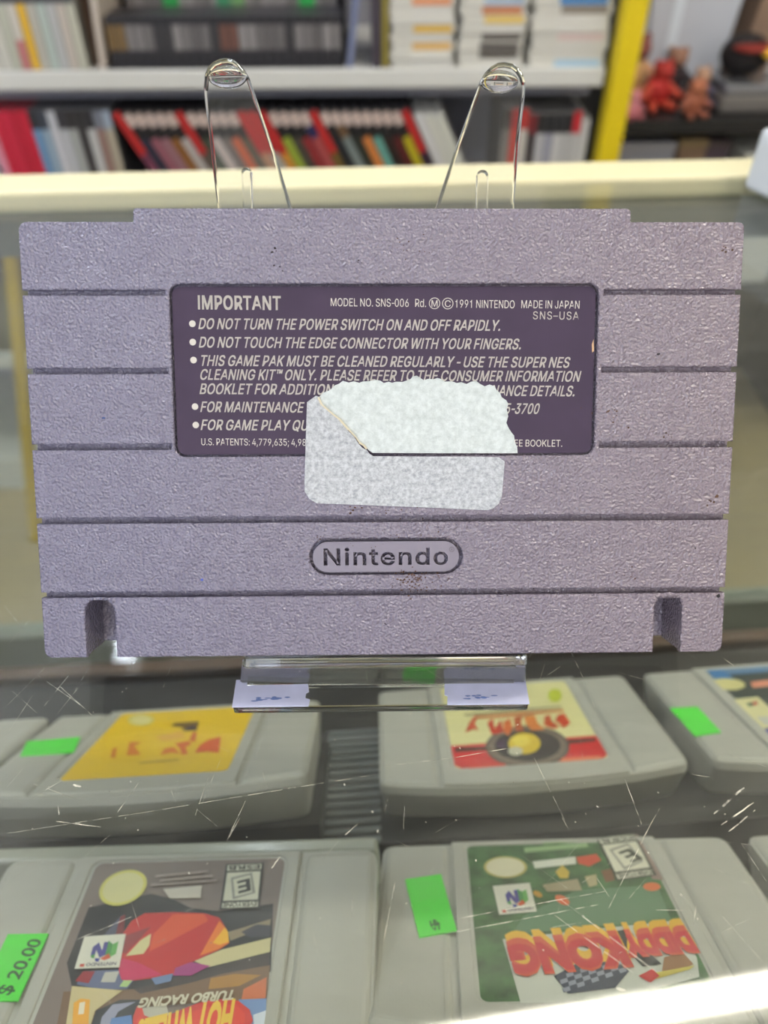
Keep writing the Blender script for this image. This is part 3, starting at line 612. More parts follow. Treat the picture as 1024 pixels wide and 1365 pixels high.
SCR = [
 # long and short scratches in the glass: end points, width
 ([(-47.12,70.8),(-50.51,63.03)],.16),([(-69.09,60.44),(-42.53,64.82)],.10),([(-42.53,64.82),(-1.75,71.96)],.14),
 ([(-60.86,62.68),(-52.21,61.62)],.22),([(-69.46,92.1),(-60.62,85.07)],.18),([(-68.02,85.07),(-63.99,95.45)],.10),
 ([(-71.25,87.3),(-68.52,94.77)],.16),([(-75.25,94.97),(-63.67,87.48)],.12),([(-65.96,91.16),(-64.58,96.92)],.10),([(-33.95,72.35),(-35.29,63.74)],.09),
 ([(-26.23,66.65),(-28.65,59.2)],.14),([(-24.26,73.92),(-22.18,68.51)],.08),([(-67.46,66.65),(-62.37,70.8)],.10),
 ([(-67.55,70.03),(-57.93,66.87)],.10),([(-61.43,65.55),(-60.71,63.96)],.2),([(-7.15,60.23),(-4.32,62.68)],.16),
 ([(-59.91,69.88),(-58.26,69.42)],.5),([(-32.26,75.52),(-34.34,66.28)],.07),([(-42.57,71.57),(-39.31,66.28)],.07),
 ([(-11.27,98.91),(-14.15,92.1)],.10),([(-4.05,98.41),(-3.12,91.16)],.07),
 ([(-79.92,85.69),(-74.27,96.92)],.07),([(-76.9,79.64),(-74.45,90.23)],.08),([(-79.57,91.16),(-69.97,83.92)],.07),
 ([(29.73,75.52),(33.6,62.89)],.12),([(46.65,71.57),(47.7,62.11)],.16),([(14.12,75.52),(24.78,77.56)],.22),
 ([(41.35,102.99),(43.07,94.48)],.12),([(43.07,94.48),(44.71,83.05)],.08),([(32.23,92.57),(39.61,97.91)],.10),
 ([(75.18,99.41),(77.23,96.92)],.22),([(51.86,65.19),(47.26,59.54)],.14),([(68.61,76.17),(75.34,73.45)],.14),
 ([(0.0,73.76),(14.12,75.52)],.10),([(8.29,98.91),(16.11,92.57)],.10),([(19.65,100.93),(21.94,94.48)],.09),
 ([(61.74,64.1),(69.16,69.27)],.5),([(62.44,61.97),(69.89,66.28)],.35),([(63.01,60.58),(69.72,64.82)],.3),([(66.26,68.14),(67.18,66.65)],.6),
 ([(3.9,65.92),(3.59,61.27)],.10),([(0.71,67.02),(0.0,64.1)],.12),([(59.88,71.96),(63.36,71.41)],.10),
 ([(-26.84,63.39),(-28.97,58.18)],.14),([(-51.05,42.71),(-42.87,46.19)],.14),([(-19.9,54.22),(-18.77,56.18)],.35),
 ([(-5.46,50.11),(-5.46,46.01)],.09),([(-2.36,37.49),(-3.2,34.1)],.09),([(-36.4,42.71),(-38.99,41.76)],.18),
 ([(-8.14,59.2),(-11.0,55.72)],.08),([(-4.8,62.32),(-7.14,60.02)],.10),([(-49.86,60.58),(-53.74,56.18)],.07),
 ([(-32.33,47.68),(-35.27,46.37)],.14),([(-11.84,43.57),(-10.69,40.2)],.07),([(-17.05,39.38),(-13.7,32.33)],.10),
 ([(11.42,45.78),(38.43,50.36)],.14),([(11.92,43.86),(36.67,48.16)],.14),([(30.38,49.01),(43.69,38.19)],.2),
 ([(28.99,46.48),(41.53,36.85)],.16),([(25.14,44.15),(33.22,45.31)],.10),([(50.33,63.39),(37.78,46.78)],.12),
 ([(37.07,53.26),(38.89,49.5)],.09),([(46.41,47.32),(51.2,47.26)],.14),([(53.47,47.98),(52.12,45.01)],.12),
 ([(0.0,42.71),(1.97,51.99)],.12),([(33.2,63.39),(34.59,59.54)],.10),([(52.07,32.23),(54.48,30.74)],.12),
 ([(50.97,53.26),(53.76,49.38)],.07),([(57.34,46.48),(61.73,39.38)],.08),([(64.5,59.89),(67.04,51.99)],.10),
 ([(37.05,35.65),(38.45,35.28)],.6),([(47.17,59.2),(50.33,63.39)],.10),([(41.99,48.89),(46.17,52.62)],.07),
 ([(58.0,54.54),(65.81,50.42)],.06),([(58.79,59.2),(68.67,58.18)],.06),([(2.05,59.2),(4.75,57.85)],.06),
 ([(-73.21,67.76),(-70.81,73.13)],.07),([(-91.34,116.18),(-80.38,105.09)],.09),([(-84.72,102.99),(-81.76,111.62)],.09),
]
rnd = random.Random(4)
for (p, q), w in SCR:
    p, q = glass_local([p, q])
    d = (q - p); n = Vector((-d.y, d.x, 0)).normalized() * w * 0.36
    z = cz(-136.985); k = 6
    vs = []; fs = []
    for i in range(k + 1):
        t = i / k
        c = p + d * t + n * rnd.uniform(-.5, .5)
        s = 0.25 + 0.75 * math.sin(math.pi * min(1, max(0, t * .9 + .05))) ** 0.5
        vs += [(c.x + n.x * s, c.y + n.y * s, z), (c.x - n.x * s, c.y - n.y * s, z)]
    for i in range(k):
        fs.append([2 * i, 2 * i + 1, 2 * i + 3, 2 * i + 2])
    b.add(vs, fs, scratch)
for i in range(70):
    x = rnd.uniform(-95, 110); y = rnd.uniform(30, 140); a = rnd.choice([0.5, 0.9, 2.2, 2.6, 1.3]) + rnd.uniform(-.25, .25); L = rnd.uniform(2, 11)
    u = Vector((math.cos(a), math.sin(a), 0)) * L; n = Vector((-u.y, u.x, 0)).normalized() * rnd.uniform(.012, .028)
    p = Vector((x, y, cz(-136.984)))
    b.add([p - n, p + u - n * .3, p + u + n * .3, p + n], [[0, 1, 2, 3]], scratch)
for i in range(150):      # grit and nicks
    x = rnd.uniform(-70, 90); y = rnd.uniform(35, 125); s = rnd.uniform(.05, .16)
    a = rnd.uniform(0, 3.1)
    b.poly(ellipse((x, y), s * rnd.uniform(1, 2.2), s, 8, a), cz(-136.98), scratch)
b.build('glass_top', case)
b = MB(); b.box(-775, 915, 385, 410, cz(-146), cz(-135.2), cream, 1.5); b.build('rear_rail', case)
b = MB(); b.box(-775, 915, 406, 418, cz(-178), cz(-147), mat('grey_aluminium', (118, 122, 108), .45), 1.5); b.build('rear_rail', case)
b = MB(); b.box(-775, 915, -86, 16, cz(-147), cz(-134), cream, 2.5); b.build('light_block_ledge', case)  # unseen ledge, made wide to block light coming from behind the camera
for x in (-775, 900):
    b = MB(); b.box(x, x + 15, 17, 384, cz(-170), cz(-133.5), cream, 2); b.build('side_rail', case)
    b = MB(); b.box(x, x + 15, -62, 405, cz(-1130), cz(-171), grey_lam); b.build('side_panel', case)
b = MB(); b.box(-758, 898, 409, 415, cz(-500), cz(-179), glass_front); b.build('customer_glass', case)
b = MB(); b.box(-758, 898, 402, 418, cz(-1130), cz(-501), grey_lam); b.build('kick_panel', case)
b = MB(); b.box(-758, 898, -60, 400, cz(-612), cz(-600), grey_lam); b.build('deck', case)
b = MB(); b.box(-758, 898, -80, -64, cz(-1130), cz(-172), dark_lam); b.build('clerk_panel', case)
b = MB(); b.box(-758, 898, -58, 240, cz(-352), cz(-340), dark_lam); b.build('inner_shelf', case)
b = MB(); b.box(-758, 898, 241, 249, cz(-354), cz(-334), brown_trim, 1); b.build('shelf_edge', case)

# ------------------------------------------------------------------ stepped risers inside the counter
riser_m = mat('riser_plastic', (44, 45, 45), 0.45, var=0.08, vscale=20)
rib_m = mat('ribbed_rubber', (112, 118, 120), 0.4)
lip_m = mat('lip_clear_grey', (168, 170, 158), 0.16, spec=0.8)
def wedge(name, label, fr, x0, x1, y0, y1, depth, lip=False, ribs=None):
    """prism whose top face lies `depth` under the frame's face plane and which stands on the inner shelf"""
    M = frame_matrix(fr)
    o = M @ Vector(((x0 + x1) / 2, y1, -depth))
    t = thing(name, label, 'display riser', (o.x, o.y, -340), None, 'risers inside the counter')
    top = [M @ Vector((x, y, -depth)) for x, y in ((x0, y0), (x1, y0), (x1, y1), (x0, y1))]
    off = Vector((o.x, o.y, -340))
    vs = [p - off for p in top] + [Vector((p.x, p.y, -339.9)) - off for p in top]
    b = MB()
    b.add(vs, [[0, 1, 2, 3], [7, 6, 5, 4], [0, 4, 5, 1], [1, 5, 6, 2], [2, 6, 7, 3], [3, 7, 4, 0]], riser_m)
    b.build('body', t)
    Ml = Matrix.Translation(-off) @ M
    if ribs:
        b = MB()
        y = y0 + 2
        while y < y1 - 2:
            b.box(ribs[0], ribs[1], y, y + 3.0, -depth + .05, -depth + 1.6, rib_m, .5, 1)
            y += 5.2
        b.build('ribbed_mat', t, M=Ml)
    if lip:
        b = MB(); b.box(x0, x1, y0 - 5, y0, -depth - 3, -depth + 14, lip_m, 1.2); b.build('front_lip', t, M=Ml)
wedge('display_riser', 'grey sloping riser under the yellow labelled cartridge', [[-76.5,164.0,-258.0],[-0.99829,-0.05232,-0.02618],[0.02423,-0.77705,0.62897],[-0.05325,0.62726,0.77699]], -54, 168, -2, 66, 18.3)
wedge('display_riser', 'grey sloping riser with ribbed mat under the cream and red labelled cartridge', [[48.9,182.1,-267.5],[-0.99733,-0.04703,-0.05582],[0.01133,-0.85523,0.51812],[-0.07211,0.5161,0.85349]], -170, 76, -2, 76, 18.3, ribs=(52, 74))
wedge('display_riser', 'grey sloping riser with pale lip under the cartridge with the red car', [[-53.0,87.0,-209.0],[-0.99756,-0.0,-0.06976],[-0.01801,-0.96608,0.2576],[-0.06739,0.25823,0.96373]], -51, 90, -2, 76, 18.3, lip=True)
wedge('display_riser', 'grey sloping riser under the green labelled cartridge at lower right', [[51.0,99.6,-229.0],[-0.99616,0.00869,-0.08716],[-0.05817,-0.8096,0.58409],[-0.06548,0.58691,0.807]], -170, 49, -2, 76, 18.3)

# ------------------------------------------------------------------ grey game cartridges in the case
n64_m = mat('grey_plastic', (180, 179, 170), 0.45, var=0.03, vscale=60, bump=0.15, bscale=1500)
lab_white = mat('print_white', (222, 220, 205), 0.4)
lab_cream = mat('print_cream', (226, 220, 160), 0.4)
ink = mat('print_black', (28, 26, 26), 0.4)
green_tag = mat('price_green', (80, 225, 60), 0.6)
tag_ink = mat('price_ink', (38, 90, 38), 0.6)
def P(c):
    return mat('print_%02x%02x%02x' % c, c, 0.38)
def n64_cart(fr, label, art, sticker=None):
    t = frame_thing('game_cartridge', label, 'game cartridge', fr, 'grey cartridges under the glass')
    def top(x, k=0.0):
        return 75 - 6.0 * (abs(x) / 52) ** 2.2 - k
    def strip(xa, xb, y0, n=10, k=0.0):
        return [(xa, y0), (xb, y0)] + [(xb + (xa - xb) * i / n, top(xb + (xa - xb) * i / n, k)) for i in range(n + 1)]
    b = MB()
    A = round_poly(strip(-51.3, 51.3, 0.0, 14), 4)
    B = round_poly(strip(-50.5, 50.5, 0.6, 14, 9.0), 4)  # top end undercut so that this face stays dark
    Mid = round_poly(strip(-51.5, 51.5, 0.0, 14, -0.2), 4)
    b.loft(Mid, -4.0, A, -1.3, n64_m)
    b.loft(B, -18.0, Mid, -4.0, n64_m)
    b.solid([strip(-30.4, 30.4, 0.3, 12, 0.4), rrect(-27, 26.6, 1.8, 64.5, 2.5)], -1.6, 0, n64_m, 0.5)
    b.box(-28, 28, 1, 66, -1.6, -0.45, n64_m)
    for s in (-1, 1):
        xa, xb = sorted((s * 31.6, s * 51.2))
        b.solid([round_poly(strip(xa, xb, 0.3, 6, 0.4), 3.0)], -6.0, -0.2, n64_m, 2.4, res=3)
    b.build('shell', t)
    if art:
        lb = MB()
        art(lb)
        lb.build('label', t)
    if sticker:
        sb = MB()
        sb.solid([sticker[0]], -0.2, 0.25, green_tag)
        for s, p0, p1, h in sticker[1]:
            text_on(sb, s, p0, p1, h, 0.3, tag_ink, 0.02)
        tag(sb.build('price_sticker', t), 'bright green price sticker')
    return t

def n_logo(lb, q, z):
    """three dimensional N emblem inside a white badge; q = badge corners, image order tl,tr,br,bl"""
    tl, tr, br, bl = [Vector(p) for p in q]
    def at(u, v):
        p = tl * (1 - u) * (1 - v) + tr * u * (1 - v) + br * u * v + bl * (1 - u) * v
        return (p.x, p.y)
    lb.poly([at(0, 0), at(1, 0), at(1, 1), at(0, 1)], z, lab_white)
    z += .04
    lb.poly([at(.28, .35), at(.40, .22), at(.52, .48), at(.52, .22), at(.62, .22), at(.62, .62), at(.50, .70), at(.38, .45), at(.38, .66), at(.28, .60)], z, P((58, 52, 140)))
    lb.poly([at(.62, .18), at(.74, .30), at(.74, .70), at(.62, .62)], z + .01, P((60, 140, 60)))
    lb.poly([at(.74, .30), at(.86, .22), at(.86, .60), at(.74, .70)], z, P((96, 170, 80)))
    lb.poly([at(.52, .72), at(.70, .58), at(.76, .72), at(.62, .78)], z + .02, P((205, 80, 40)))
    lb.poly([at(.28, .62), at(.38, .58), at(.38, .72), at(.30, .68)], z + .01, P((70, 150, 70)))
    lb.poly([at(.40, .70), at(.52, .72), at(.50, .82), at(.42, .80)], z + .01, P((40, 50, 150)))
    text_on(lb, 'NINTENDO', at(.92, .84), at(.24, .84), (Vector(at(.5, .84)) - Vector(at(.5, .94))).length, z, P((70, 60, 90)), 0.02)
    lb.poly([at(.10, .86), at(.20, .86), at(.20, .95), at(.10, .95)], z, P((200, 80, 60)))

def rating(lb, q, z, paper, inkm):
    tl, tr, br, bl = [Vector(p) for p in q]
    def at(u, v):
        p = tl * (1 - u) * (1 - v) + tr * u * (1 - v) + br * u * v + bl * (1 - u) * v
        return (p.x, p.y)
    lb.poly([at(0, 0), at(1, 0), at(1, 1), at(0, 1)], z, inkm)
    lb.poly([at(.06, .20), at(.94, .20), at(.94, .82), at(.06, .82)], z + .04, paper)
    lb.poly([at(.05, .03), at(.95, .03), at(.95, .16), at(.05, .16)], z + .04, paper)
    lb.poly([at(.05, .86), at(.95, .86), at(.95, .97), at(.05, .97)], z + .04, paper)
    h = (Vector(at(.5, 0)) - Vector(at(.5, 1))).length
    text_on(lb, 'ESRB', at(.92, .05), at(.08, .05), h * .10, z + .08, inkm, 0.03)
    text_on(lb, 'EVERYONE', at(.93, .87), at(.07, .87), h * .09, z + .08, inkm, 0.03)
    lb.poly([at(.18, .32), at(.72, .22), at(.86, .68), at(.30, .80)], z + .05, P((150, 148, 138)))
    lb.poly([at(.24, .36), at(.68, .28), at(.78, .66), at(.35, .74)], z + .07, paper)
    text_on(lb, 'E', at(.68, .36), at(.36, .42), h * .28, z + .1, inkm, 0.03)

ZA = (90, 1130, 3.413)
def art_car(lb):
    z = -0.40
    lb.solid([rrect(-26.4, 25.6, 2.4, 63.8, 2)], -0.46, -0.41, P((128, 113, 106)))
    S = 0.012
    def p(c, pts):
        nonlocal z
        z += S
        lb.poly(pts, z, P(c))
    p((30, 27, 28), [(23.15,15.33),(15.88,13.7),(7.71,11.89),(1.4,13.62),(-3.86,16.2),(-11.5,17.31),(-25.03,15.59),(-27.1,32.83),(-8.91,36.47),(7.27,36.14),(19.4,35.89),(23.22,29.64)])
    p((120, 88, 58), [(7.19,36.39),(-0.37,35.55),(-8.29,33.95),(-26.6,31.28),(-27.3,40.68),(-20.74,39.13),(1.86,40.13),(10.78,43.71),(13.45,45.94),(19.48,45.84),(21.32,36.35)])
    p((60, 48, 42), [(-4.07,33.86),(-11.96,31.73),(-26.11,28.11),(-26.34,31.27),(-15.41,33.09),(-8.54,34.97),(2.77,37.22),(4.65,36.19)])
    p((170, 120, 40), [(-13.01,34.05),(-18.56,33.16),(-24.87,33.55),(-20.13,35.95),(-13.05,36.55)])
    p((206, 110, 62), [(-21.3,36.72),(-26.26,34.08),(-26.74,38.77),(-21.25,39.14)])
    p((206, 196, 148), [(-8.08,29.92),(-14.18,27.29),(-25.84,24.56),(-26.11,28.11),(-11.9,31.47)])
    p((140, 125, 98), [(-14.89,22.89),(-25.1,19.73),(-25.09,21.45),(-15.9,25.15)])
    p((58, 56, 64), [(-18.2,22.98),(-21.72,21.08),(-25.36,21.46),(-25.52,24.28),(-20.66,24.44)])
    p((80, 80, 100), [(16.39,22.95),(14.94,19.83),(13.45,17.52),(12.46,22.2),(13.2,23.31)])
    p((120, 30, 34), [(13.48,23.31),(13.83,18.1),(12.76,17.54),(11.61,22.22)])
    p((190, 34, 28), [(12.16,23.9),(10.57,19.37),(7.79,17.38),(0.41,17.28),(-7.65,17.8),(-11.88,19.09),(-14.5,22.32),(-15.74,25.69),(-13.64,27.28),(-7.38,30.33),(-3.87,33.1),(1.18,33.86),(6.79,34.4),(9.44,33.58),(10.22,28.87)])
    p((140, 26, 34), [(11.98,23.63),(5.01,20.96),(6.86,24.03),(9.38,27.82),(10.49,27.25)])
    p((214, 78, 34), [(0.25,17.88),(-7.69,17.97),(-9.26,19.89),(-1.07,24.78),(3.64,27.41),(3.86,22.98)])
    p((228, 120, 34), [(-12.07,19.96),(-14.5,22.32),(-15.74,25.69),(-13.61,27.17),(-9.14,28.78),(-10.42,25.01)])
    p((240, 180, 40), [(-13.83,21.73),(-14.89,22.89),(-15.63,25.42),(-13.4,26.18),(-11.64,25.59)])
    p((214, 205, 150), [(9.04,28.36),(6.69,24.59),(4.45,22.86),(4.02,25.76),(4.84,27.92)])
    p((200, 40, 90), [(9.44,33.58),(9.95,28.87),(5.53,30.04),(-1.22,33.04),(6.79,34.4)])
    p((160, 50, 120), [(-3.94,33.35),(-3.98,31.56),(-7.35,30.22),(-12.37,31.22),(-8.16,33.44)])
    p((96, 104, 138), [(18.73,34.91),(18.31,31.85),(9.84,31.62),(8.2,34.11),(5.26,34.28),(6.22,36.16),(12.44,36.28)])
    p((150, 36, 44), [(19.3,34.14),(18.31,31.85),(15.35,31.91),(15.9,34.71)])
    p((190, 188, 180), [(13.07,34.52),(12.83,32.22),(9.43,32.04),(9.62,34.59)])
    p((170, 200, 130), [(8.22,35.62),(7.64,34.23),(5.52,34.27),(6.35,35.76)])
    p((110, 130, 170), [(1.18,33.86),(-3.8,32.84),(-3.75,34.62),(-0.32,35.4)])
    p((206, 190, 140), [(19.64,35.29),(7.14,36.54),(12.06,40.89),(11.95,45.96),(17.21,45.88)])
    p((24, 24, 28), [(11.7,45.97),(11.8,40.9),(6.97,38.6),(2.31,38.69),(0.48,46.15)])
    p((150, 152, 176), [(10.01,42.34),(8.42,39.63),(3.19,39.15),(6.59,41.23),(7.95,46.03),(9.45,46.01)])
    p((90, 130, 190), [(7.45,46.04),(7.64,42.61),(3.3,41.99),(1.48,46.14)])
    p((236, 168, 36), [(17.72,39.12),(16.43,38.17),(14.14,38.46),(11.85,45.97),(15.56,45.91)])
    p((236, 226, 200), [(16.31,39.14),(15.1,38.92),(14.42,41.56),(15.7,41.68)])
    p((120, 150, 200), [(-20.74,39.13),(-27.03,39.01),(-28.06,47.07),(-23.21,46.99)])
    p((214, 222, 236), [(-24.61,42.5),(-27.3,41.62),(-28.06,47.07),(-25.64,47.03)])
    # seal, small print, rating box, emblem
    p((222, 214, 110), ellipse([(15.75,10.07)][0], 6.2, 5.2, 30))
    p((228, 222, 158), ellipse([(15.75,10.07)][0], 5.3, 4.4, 30))
    p((208, 200, 186), [(4.77,10.91),(-5.41,10.2),(-5.89,13.71),(2.24,13.72)])
    for a, c in [(7.94,7.09),(-6.11,6.09)], [(8.37,9.66),(-9.08,8.78)], [(6.36,8.43),(-7.6,7.44)]:
        z += S
        a = Vector(a); c = Vector(c); n = Vector((0, .35))
        lb.poly([a - n, c - n, c + n, a + n], z, P((165, 150, 142)))
    z += .05
    rating(lb, [(-10.58,4.11),(-20.77,3.9),(-21.81,17.0),(-11.58,17.19)], z, P((214, 212, 190)), P((50, 48, 46)))
    n_logo(lb, [(21.08,23.4),(10.75,22.98),(9.64,31.26),(20.53,31.38)], z)
    # winged banner and the title lettering (upside down in the photo)
    p((190, 185, 168), [(2.35,43.4),(2.15,40.84),(-4.21,40.01),(-6.2,43.55)])
    lb.poly([(1.58,46.58),(2.64,42.47),(2.45,40.22),(1.2,40.62),(0.18,42.28),(-2.07,43.11),(-4.93,42.61),(-8.54,41.04),(-12.7,39.45),(-17.69,39.07),(-20.83,39.61),(-23.7,41.55),(-24.85,43.88),(-23.21,46.99)], z + .15, P((206, 44, 30)))
    lb.poly([(0.74,46.6),(1.54,43.42),(1.13,42.5),(-0.24,43.68),(-3.82,43.97),(-10.23,41.77),(-16.89,40.11),(-20.49,40.46),(-22.87,42.46),(-23.21,46.99)], z + .17, P((222, 60, 34)))
    text_on(lb, 'HOT', *[(-20.07,39.6),(-11.43,40.48)], 7.5, z + .2, P((238, 196, 60)), 0.05, 0.2)
    text_on(lb, 'WHEELS', *[(-10.82,41.08),(1.45,43.88)], 7.0, z + .2, P((238, 196, 60)), 0.05, 0.2)
    text_on(lb, 'TURBO RACING', *[(-19.46,37.27),(2.41,38.68)], 2.1, z + .2, P((214, 206, 180)), 0.04, 0.25)

def art_jungle(lb):
    z = -0.40
    lb.solid([rrect(-26.4, 25.8, 2.4, 63.8, 2)], -0.46, -0.41, mat('print_jungle', (66, 104, 62), 0.4, var=0.55, vscale=160))
    S = 0.012
    def p(c, pts):
        nonlocal z
        z += S
        lb.poly(pts, z, P(c))
    p((92, 128, 96), [(12.69,35.01),(-3.14,24.86),(-24.76,23.67),(-23.97,38.08),(-1.36,40.01),(16.49,42.06)])
    p((205, 208, 198), [(18.99,43.7),(-25.12,38.12),(-25.7,51.45),(-24.16,57.4),(-7.07,62.66),(16.94,64.89)])  # glass reflection and scratches painted as a paler lower area
    p((150, 128, 120), [(-23.07,-1.36),(-26.19,-1.19),(-27.24,21.69),(-24.28,21.03)])
    p((150, 180, 130), [(8.83,4.23),(-10.29,2.45),(-10.17,4.69),(8.79,6.69)])
    p((140, 170, 120), [(2.81,1.26),(-9.37,0.11),(-9.34,1.64),(2.86,3.03)])
    p((224, 226, 212), [(7.15,11.29),(-5.45,9.53),(-5.05,13.01),(6.95,14.74)])
    p((200, 74, 44), [(-5.6,9.78),(-11.77,8.41),(-12.53,11.63),(-8.45,14.53),(-5.77,13.04)])
    p((206, 178, 70), [(1.49,16.66),(-1.05,13.4),(-2.41,16.84),(-1.55,19.75),(0.7,19.65)])
    p((180, 170, 130), [(-6.18,19.19),(-9.62,18.25),(-8.89,23.02),(-6.47,23.96)])
    p((120, 82, 52), [(-11.27,16.67),(-14.43,15.7),(-14.09,21.13),(-11.32,22.08)])
    p((210, 110, 60), ellipse([(-23.1,24.43)][0], 2.4, 1.8, 16, .3))
    p((210, 100, 50), ellipse([(1.72,29.19)][0], 1.5, 2.4, 16, .5))
    p((196, 150, 60), ellipse([(7.83,26.47)][0], 1.0, 1.6, 16, .5))
    p((160, 150, 120), [(5.97,22.42),(-4.05,20.18),(-4.29,25.42),(5.18,25.55)])
    p((196, 184, 110), ellipse([(15.26,13.8)][0], 6.2, 5.2, 30))
    p((228, 222, 190), ellipse([(15.26,13.8)][0], 5.4, 4.5, 30))
    # dark chequered flag under the title
    p((70, 76, 92), [(8.4,56.64),(2.89,53.02),(-7.13,49.78),(-8.92,55.58),(-4.52,60.53),(6.18,62.04)])
    for i in range(9):
        for j in range(4):
            if (i + j) % 2:
                a = Vector([(7.34,56.67)][0]); u = Vector([(5.6,55.97)][0]) - a; w = Vector([(7.29,58.27)][0]) - a
                q = a + u * i + w * (j * .8)
                lb.poly([q, q + u, q + u + w * .8, q + w * .8], z + .02, P((150, 156, 172)))
    z += .03
    p((150, 105, 66), [(-18.2,51.26),(-23.01,49.82),(-24.12,53.71),(-19.21,56.56),(-16.3,55.75)])
    p((206, 190, 90), [(-10.64,57.09),(-24.26,54.09),(-22.78,55.32),(-12.84,58.58)])
    p((200, 60, 60), [(-10.64,57.09),(-14.41,54.97),(-15.34,57.2),(-12.64,59.29)])
    p((50, 52, 54), [(-9.02,41.99),(-12.66,41.24),(-14.23,47.98),(-16.97,53.53),(-12.5,54.17),(-9.82,47.86)])
    z += .03
    rating(lb, [(-13.4,0.32),(-25.36,-1.5),(-25.81,19.71),(-14.44,21.78)], z, P((222, 220, 200)), P((58, 62, 52)))
    n_logo(lb, [(19.65,22.7),(9.33,21.64),(9.13,33.83),(18.97,34.8)], z)
    for word, a, c, h in (('DIDDY', [(-26.32,38.87)][0], [(-9.48,40.09)][0], 8.5), ('KONG', [(-9.4,40.44)][0], [(18.32,42.87)][0], 11.0)):
        text_on(lb, word, a, c, h, z + .06, P((226, 176, 46)), 0.09)
        d = Vector((0, 2.6))
        text_on(lb, word, Vector(a) + d, Vector(c) + d, h, z + .12, P((208, 84, 62)), 0.085)
        d = Vector((0, 4.2))
        text_on(lb, word, Vector(a) + d, Vector(c) + d, h - 2, z + .15, P((196, 44, 52)), 0.06)

